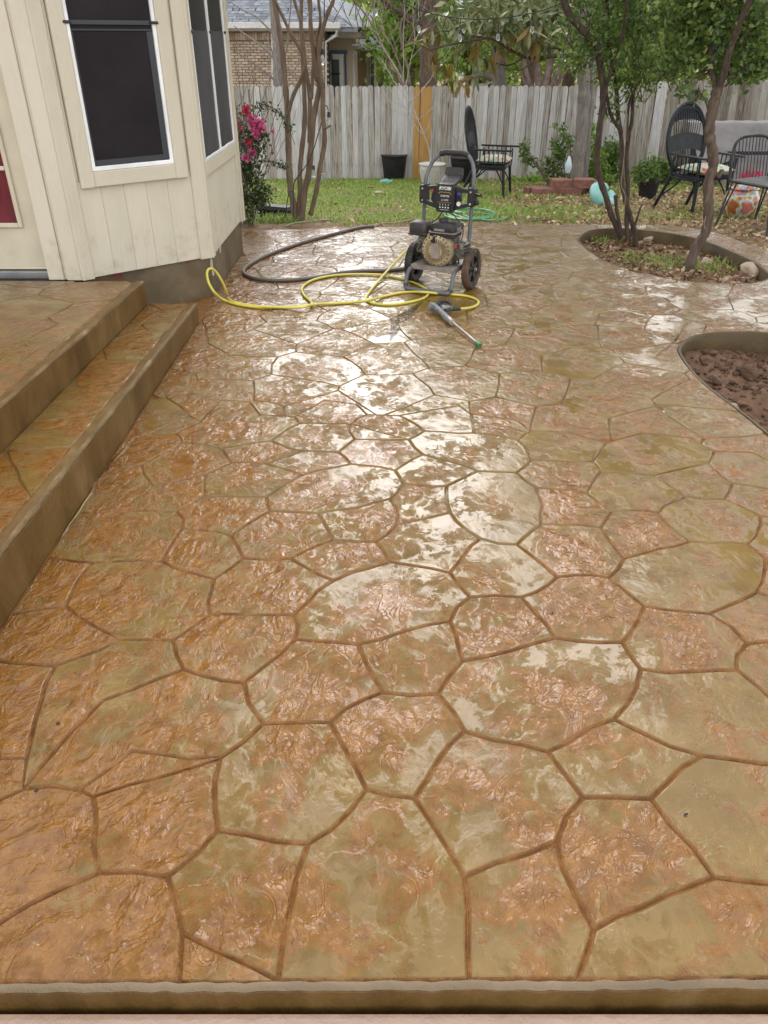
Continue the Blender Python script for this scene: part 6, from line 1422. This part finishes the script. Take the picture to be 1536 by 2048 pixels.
pq = PG(1293, 397)
potD = pot(pq, .115, .15, .26, M['blackpot'], 'black nursery pot with a small green bush behind the clump trunks')
leaves(clumps([ell(1291, 345, 24, 22, pq.y), ell(1278, 352, 14, 14, pq.y), ell(1306, 352, 14, 16, pq.y)], 110, 13, .03, trn), (.03, .06), M['leaf'], 'foliage', potD, aspect=.55)
# weeds at the foot of the house corner
P = []
for _ in range(900): 
    a = PG(trn.uniform(487, 600), trn.uniform(428, 449)); P.append((a.x, a.y, a.z))
blades(P, (.05, .16), .009, M['grass'], 'corner_weeds', .8)

# ------------------------------------------------------------------ beyond the fence
YH = 27.0
nh = thing('brick_house', 'tan brick house with grey shingle roof and white gutters beyond the fence', 'house', (-4, YH, -0.95))
xe = PY(652, 120, YH).x; ze = PY(560, 62, YH).z
mb = MB(); mb.box(((-12 + xe) / 2, YH + 2.0, (ze - .95) / 2), (xe + 12, 3.9, ze + .95)); build(mb, 'wall', M['mortar'], nh, world=True)
bm_ = MB(); bm_.box((0, 0, 0), (.184, .04, .057), bev=.004); brick_me = bm_.mesh('brick', M['brick'])
bs_ = MB(); bs_.box((0, 0, 0), (.062, .03, .192), bev=.004); brick_sol = bs_.mesh('brick', M['brick'])
brs = []; xb0 = PY(462, 120, YH).x; zlo = PY(560, 178, YH).z
base = Vector(nh.location); row = 0; z = ze - .26
x = xb0
while x < xe - .04: brs.append((brick_sol, (x, z + .13))); x += .073
z -= .04
while z > zlo:
    x = xb0 - (row % 2) * .105
    while x < xe - .1: brs.append((brick_me, (x + .1, z))); x += .205
    z -= .0745; row += 1
brs.sort(key=lambda b: (b[0] is brick_sol, 0)); extra = MB()
for k, (me, (x, z)) in enumerate(brs):
    if k < 298: piece(me, 'brick', nh, Vector((x, YH + .045, z)) - base, (0, rng.gauss(0, .006), 0), (1, 1, 1))
    else: extra.box((x, YH + .045, z), (.062, .03, .192) if me is brick_sol else (.192, .03, .062))
build(extra, 'brick_courses', M['brick'], nh, world=True, kind='stuff')
# second and third blocks of the neighbour's house
Y2h = 28.6; xs0, xs1 = PY(650, 120, Y2h).x, PY(711, 120, Y2h).x; ze2 = PY(720, 78, Y2h).z
mb = MB(); mb.box(((xs0 + xs1) / 2, Y2h + 1.5, (ze2 - .95) / 2), (xs1 - xs0, 2.9, ze2 + .95)); build(mb, 'wall', M['brick'], nh, world=True)
Y3h = 31.0; xt0, xt1 = PY(708, 120, Y3h).x, PY(751, 120, Y3h).x; ze3 = PY(730, 98, Y3h).z
mb = MB(); mb.box(((xt0 + xt1) / 2, Y3h + 1.0, (ze3 - .95) / 2), (xt1 - xt0, 1.9, ze3 + .95)); build(mb, 'wall', M['brick'], nh, world=True)
# roof slope with shingles
slope = R(27); xr = PY(664, 20, YH + 1.2).x; xg = PY(681, 45, YH - .35).x
ry = lambda t: YH - .35 + t * math.cos(slope); rz_ = lambda t: ze + .10 + t * math.sin(slope)
rl = 5.0; hip = lambda t: xg - .0 + .5 - t * .95
mb = MB(); mb.add([(-13, ry(0), rz_(0)), (hip(0), ry(0), rz_(0)), (hip(rl), ry(rl), rz_(rl)), (-13, ry(rl), rz_(rl)), (-13, ry(0), rz_(0) - .12), (hip(0), ry(0), rz_(0) - .12), (hip(rl), ry(rl), rz_(rl) - .12), (-13, ry(rl), rz_(rl) - .12)], [(0, 1, 2, 3), (7, 6, 5, 4), (0, 4, 5, 1), (1, 5, 6, 2), (2, 6, 7, 3), (3, 7, 4, 0)])
mb.add([(hip(0), ry(0), rz_(0)), (hip(0) + 1.6, ry(0) + 3.5, rz_(0)), (hip(rl), ry(rl), rz_(rl))], [(0, 1, 2)])
roof_n = build(mb, 'roof', M['shingle'], nh, world=True)
sm = MB(); sm.box((0, 0, 0), (.235, .20, .012), bev=.003); sh_me = sm.mesh('shingle', M['shingle'])
shs = []; t = .05; row = 0
while t < 3.4:
    x = PY(452, 20, YH + 1).x - (row % 2) * .12
    while x < hip(t) - .1: shs.append((x, t)); x += .245 * rng.choice([.8, 1, 1, 1.2])
    t += .155; row += 1
ex = MB()
for k, (x, t) in enumerate(shs):
    p = Vector((x, ry(t), rz_(t) + .010))
    if k < 300: piece(sh_me, 'shingle', roof_n, p - base, (slope - .05, 0, 0), (1, 1, 1))
    else: ex.box(p, (.235, .2, .012), rx=slope - .05)
build(ex, 'shingle_courses', M['shingle'], roof_n, world=True, kind='stuff')
def hbox(name, m, x0, x1, y0, y1, Y, d=.12, parent=nh, bev=.01):
    a, b = PY(x0, y0, Y), PY(x1, y1, Y); mb = MB(); mb.box(((a.x + b.x) / 2, Y + d / 2, (a.z + b.z) / 2), (abs(b.x - a.x), d, abs(a.z - b.z)), bev=bev); return build(mb, name, m, parent, world=True)
hbox('gutter', M['gutter'], 380, 681, 44, 57, YH - .55, .16)
mb = MB(); a = PY(681, 60, YH - .4); mb.box(((-12 + a.x) / 2, YH - .2, ze + .03), (a.x + 12, .55, .05)); build(mb, 'soffit', M['soffit'], nh, world=True)
hbox('gutter', M['gutter'], 676, 732, 63, 75, Y2h - .55, .16)
mb = MB(); a, b = PY(655, 78, Y2h - .3), PY(731, 78, Y2h - .3); mb.box(((a.x + b.x) / 2, Y2h - .2, a.z + .02), (b.x - a.x, .6, .05)); build(mb, 'soffit', M['soffit'], nh, world=True)
mb = MB(); q = [PY(676, 76, Y2h - .5), PY(722, 62, Y2h - .5), PY(722, 62, Y2h + 2.2), PY(676, 20, Y2h + 2.2)]
mb.add([PY(640, 62, Y2h - .5), PY(731, 62, Y2h - .5), PY(664, 16, Y2h + 2.5), PY(630, 10, Y2h + 2.5)], [(0, 1, 2, 3)]); mb.add([v + Vector((0, 0, -.1)) for v in [Vector(v) for v in mb.v]], [(3, 2, 1, 0)]); build(mb, 'roof', M['shingle'], nh, world=True)
mb = MB(); vs = [PY(716, 100, Y3h - .6), PY(782, 98, Y3h - .6), PY(741, 73, Y3h + .8), PY(722, 73, Y3h + .8)]; mb.add(vs + [v + Vector((0, 0, -.1)) for v in vs], [(0, 1, 2, 3), (7, 6, 5, 4), (0, 4, 5, 1), (1, 5, 6, 2)]); build(mb, 'roof', M['shingle'], nh, world=True)
hbox('fascia', M['gutter'], 716, 782, 97, 101, Y3h - .65, .05)
mb = MB(); mb.tube([PY(674, 60, YH - .45), PY(673, 70, YH - .4), PY(651, 85, YH - .1), PY(651, 180, YH - .06)], .045, 8); build(mb, 'downspout', M['gutter'], nh, smooth=True, world=True)
mb = MB(); mb.tube([PY(544, 60, YH - .1), PY(545, 180, YH - .06)], .03, 8); build(mb, 'downspout', M['gutter'], nh, smooth=True, world=True)
mb = MB(); mb.tube([PY(719, 90, Y2h - .3), PY(710, 100, Y2h - .1), PY(707, 110, Y2h - .06), PY(709, 180, Y2h - .06)], .04, 8); build(mb, 'downspout', M['gutter'], nh, smooth=True, world=True)
mb = MB(); mb.tube([PY(734, 101, Y3h - .1), PY(735, 180, Y3h - .06)], .05, 8); build(mb, 'downspout', M['soffit'], nh, smooth=True, world=True)
drn = hbox('door', M['gutter'], 660, 689, 108, 190, Y2h - .07, .05)
hbox('door_frame', M['blueframe'], 655, 694, 101, 108, Y2h - .08, .08); hbox('door_frame', M['blueframe'], 689, 694, 108, 195, Y2h - .08, .08); hbox('door_frame', M['blueframe'], 655, 660, 108, 195, Y2h - .08, .08)
hbox('glass', M['greenglass'], 662, 680, 119, 190, Y2h - .085, .012, drn); hbox('crossbar', M['black'], 662, 680, 146, 149, Y2h - .095, .01, drn)
hbox('door_lamp', M['redtwig'], 659, 665, 109, 121, Y2h - .2, .1)
wnh = hbox('window', M['gutter'], 739, 751, 101, 182, Y3h - .06, .05); hbox('pane', M['greenglass'], 741, 748, 103, 148, Y3h - .075, .012, wnh); hbox('pane', M['greenglass'], 741, 748, 151, 182, Y3h - .075, .012, wnh)
hbox('eave_lamp', M['gutter'], 703, 719, 88, 92, Y2h - .6, .1)
# a pale gabled house far off to the right of the pine
fh = PY(950, 168, 46.0)
far_h = thing('far_house', 'small pale grey house just showing over the fence between the trunks', 'house', (fh.x, 46, fh.z - 3))
mb = MB(); a, b = PY(935, 152, 46), PY(1000, 152, 46); mb.box(((a.x + b.x) / 2, 48, a.z - 1.5), (b.x - a.x, 4, 3)); build(mb, 'wall', M['gutter'], far_h, world=True)
mb = MB(); mb.prism([(a.x - .3, a.z), (b.x + .3, a.z), ((a.x + b.x) / 2, a.z + .9)], 45.6, 50.4, 'xz'); build(mb, 'roof', M['shingle'], far_h, world=True)
wf = hbox('window', M['shingle'], 957, 972, 150, 166, 45.95, .06, far_h); hbox('pane', M['glass'], 958, 964, 151, 166, 45.93, .03, wf); hbox('pane', M['glass'], 965, 971, 151, 166, 45.93, .03, wf)

# trees beyond the fence: each its own trunk and crown
def tree(name, label, px, Y, r0, limbs, crown, n, size, mat, bark=M['greybark'], per=10, sig=.25, twig=0, tm=None):
    g = PY(px, 165, Y); zb = zg(g.x, Y); t = thing(name, label, 'tree', (g.x, Y, zb), 0, 'trees beyond the fence')
    for pts, a, b, dy in limbs:
        q = px_limb(pts, Y, per=4, dy=dy)
        if pts[0][1] > 160: q = [Vector((q[0].x, Y, zb))] + q
        limb(t, 'trunk' if pts[0][1] > 150 else 'branch', q, a, b, bark, 10)
    if crown:
        leaves(clumps(crown, n, per, sig, trn), size, mat, 'crown', t, aspect=.55)
    if twig:
        mb = MB()
        for _ in range(twig):
            c, a, b, h = trn.choice(crown) if crown else (g + Vector((0, 0, 1)), .8, .8, .8); p = c + Vector((trn.gauss(0, a * .5), trn.gauss(0, b * .5), trn.gauss(0, h * .4) - h * .2))
            twigs(mb, p, (trn.gauss(0, .7), trn.gauss(0, .5), .7), 1.0, .012, 2, trn, .5)
        build(mb, 'twigs', tm or M['redtwig'], t, world=True, kind='stuff')
    return t
tree('pine_tree', 'tall straight brown trunk rising behind the new fence boards', 857, 19.0, .2, [([(856, 178), (856, 120), (856, 60), (857, 0), (858, -200), (860, -620), (862, -900)], .205, .12, 0), ([(856, 55), (835, 44), (800, 24), (768, 2), (720, -40)], .055, .035, -.4), ([(860, 30), (880, 10), (905, -12), (940, -60)], .045, .03, .3)],
     [(Vector((1.3, 19, 15.5)), 2.0, 2.0, 1.5), (Vector((-.6, 19.5, 14)), 1.2, 1.2, .9)], 420, (.10, .22), M['leaf4'], M['bark'], 12, .22)
tree('bare_grey_tree', 'pale grey bare trunk in front of the brick house wall', 553, 18.2, .1, [([(557, 178), (555, 150), (555, 120), (553, 80), (548, 40), (545, 0), (540, -120), (538, -350)], .085, .06, 0), ([(549, 160), (530, 144), (500, 122), (470, 102)], .022, .010, -.3), ([(549, 120), (530, 98), (495, 72), (468, 52)], .022, .010, .2), ([(546, 68), (525, 45), (510, 32), (485, 20), (458, 2)], .020, .009, .2), ([(560, 155), (580, 148), (596, 128), (612, 98)], .018, .008, .3), ([(562, 128), (573, 100), (578, 50), (582, 0), (584, -80)], .018, .010, -.2), ([(548, 118), (540, 90), (528, 66)], .014, .008, 0)],
     None, 0, None, None, M['greybark'])
tree('bare_shrub_tree', 'reddish bare multi-stemmed small tree behind the fence beside the brick house', 815, 18.4, .05, [([(806, 178), (796, 150), (775, 110), (755, 70), (735, 35), (712, 5)], .035, .015, 0), ([(812, 178), (802, 140), (788, 100), (768, 66), (740, 30)], .028, .012, .3), ([(820, 178), (816, 140), (806, 100), (800, 60), (812, 20)], .03, .012, -.2), ([(800, 178), (792, 160), (772, 120)], .02, .01, .1)],
     [(PY(770, 60, 18.4), .9, .6, .7), (PY(810, 70, 18.4), .5, .5, .6), (PY(740, 10, 18.4), .9, .6, .6)], 0, (.05, .1), M['leaf4'], M['redtwig'], 1, .1, 34)
tree('grey_tree', 'forked grey trunk seen under the magnolia leaves left of centre right', 1000, 23.5, .2, [([(1000, 178), (998, 150), (1002, 120), (1010, 80), (1012, 20), (1010, -100)], .20, .13, 0), ([(994, 160), (975, 150), (955, 152), (930, 160), (912, 168)], .07, .05, .4), ([(996, 130), (988, 95), (978, 60), (960, 0)], .08, .05, -.3), ([(1004, 140), (990, 128), (975, 118), (965, 100)], .05, .03, .2)],
     [(PY(1000, -120, 23.5), 3.0, 2.4, 1.8), (PY(960, 60, 23.5), 1.4, 1.2, .8), (PY(1040, 80, 23.5), 1.0, 1.0, .7)], 520, (.10, .22), M['leaf2'], M['greybark'], 12, .22, 18)
tree('multi_trunk_tree', 'cluster of brown leaning stems behind the fence beside the magnolia', 1090, 20.0, .1, [([(1062, 178), (1052, 140), (1045, 100), (1040, 40)], .06, .035, 0), ([(1078, 178), (1075, 130), (1070, 80), (1060, 20)], .085, .05, .2), ([(1088, 178), (1098, 140), (1105, 100), (1110, 30)], .10, .05, 0), ([(1100, 178), (1112, 150), (1124, 118), (1150, 90)], .075, .04, -.2), ([(1110, 178), (1125, 150), (1145, 128), (1180, 110)], .05, .03, -.1), ([(1056, 178), (1044, 150), (1036, 125)], .04, .02, .1)],
     [(PY(1080, -60, 20), 2.2, 1.8, 1.2), (PY(1120, 60, 20), .9, .8, .6)], 300, (.08, .18), M['leaf4'], M['redtwig'], 12, .2, 16)
kinds = [('leaf3', 'lime_tree', 'lime green leafy tree'), ('leaf2', 'leafy_tree', 'mid green leafy tree'), ('leaf4', 'dull_tree', 'dull olive tree')]
wall = [(760, 34, 0, 95, 130, 'far behind the bare shrub by the brick house'), (820, 27, 0, 60, 110, 'between the bare shrub and the straight pine trunk'), (890, 40, 0, 90, 110, 'far off just right of the straight pine trunk'), (935, 31, 0, 60, 70, 'low behind the hanging magnolia leaves'), (1010, 42, 2, 100, 120, 'far behind the forked grey trunk'), (1075, 36, 0, 90, 100, 'behind the cluster of leaning stems'), (1160, 40, 0, 90, 120, 'far behind the magnolia trunks'),
        (1225, 30, 0, 80, 110, 'beyond the fence behind the clump of slender trunks'), (1320, 25, 0, 70, 90, 'bright over the right fence between the two bed trees'), (1400, 34, 1, 90, 110, 'far behind the leaning single trunk'), (1480, 27, 2, 80, 110, 'over the fence above the covered furniture'), (1570, 31, 1, 90, 110, 'at the right end beyond the fence'), (700, 44, 2, 110, 90, 'rising behind the brick house roof')]
for px, Y, kd, rx, ry, where in wall:
    mt, nm, lb = kinds[kd]; k = 1 / ppm(PY(px, 60, Y)); c = PY(px, 60, Y)
    cr = [(c, rx * k, rx * k * .8, ry * k), (c + Vector((trn.gauss(0, rx * k * .5), 0, ry * k * .7)), rx * k * .8, rx * k * .7, ry * k * .8), (c + Vector((trn.gauss(0, rx * k * .6), trn.gauss(0, .5), -ry * k * .3)), rx * k * .7, rx * k * .7, ry * k * .6), (c + Vector((0, 0, ry * k * 1.4)), rx * k * .7, rx * k * .7, ry * k * .9)]
    tree(nm, lb + ' ' + where, px, Y, .1, [([(px, 178), (px + 4, 120), (px - 6, 50), (px, -60)], .12, .05, 0), ([(px, 110), (px + rx * .3, 60), (px + rx * .5, 10)], .06, .025, .3), ([(px, 130), (px - rx * .3, 80), (px - rx * .5, 30)], .06, .025, -.3)], cr, 300, (.13, .34), M[mt], M['redtwig'], 14, .012 * Y, 20)
for x, Y, h, r_, kd, lb in [(8.5, 21, 9.5, 3.6, 1, 'tall spreading tree beyond the right fence with a high round crown'), (13.5, 17, 9, 4.2, 2, 'tall tree past the right end of the fence'), (11.5, 9, 7.5, 3.6, 1, 'tall side yard tree out to the right of the beds'), (11, 1.5, 8, 3.8, 1, 'tall leafy tree standing to the right of the patio'), (-6.5, 23, 9.5, 3.4, 2, 'tall tree behind the brick house on the left'), (-12, 14, 9, 4, 1, 'tall tree beyond the beige house on the left'), (5.6, 27, 9, 3.2, 2, 'tall olive tree far behind the magnolia'), (3.7, 22.5, 6.6, 2.5, 1, 'rounded green tree close behind the fence right of the pine')]:
    zb = zg(x, Y) if Y > 8 else -.1; t = thing('tall_tree', lb, 'tree', (x, Y, zb), 0, 'trees beyond the fence')
    limb(t, 'trunk', wobble((x, Y, zb), (x + .4, Y, h), 6, .12, trn), .22, .10, M['bark'], 10)
    for k in range(5):
        a = trn.uniform(0, 6.28); limb(t, 'branch', wobble((x + .2, Y, h * .55 + k * .4), (x + r_ * .7 * math.cos(a), Y + r_ * .7 * math.sin(a), h + trn.uniform(-.5, 1.2)), 5, .15, trn), .09, .03, M['bark'], 7)
    cr = [(Vector((x, Y, h)), r_, r_, r_ * .62)] + [(Vector((x + r_ * .7 * math.cos(a), Y + r_ * .7 * math.sin(a), h + trn.uniform(-1.2, .8))), r_ * .5, r_ * .5, r_ * .4) for a in (0.4, 1.9, 3.3, 4.8)]
    leaves(clumps(cr, 800, 15, .32, trn), (.2, .42), M[kinds[kd][0]], 'crown', t, aspect=.6)
back = []
for _ in range(11000):
    x = trn.uniform(-22, 30); Y = trn.uniform(52, 60); back.append((x, Y, -1 + 8.5 * trn.random() ** .9 + 1.2 * math.sin(x * .7)))
fb_ = leaves(back, (.35, .8), M['leaf3'], 'far_woodland', aspect=.7)
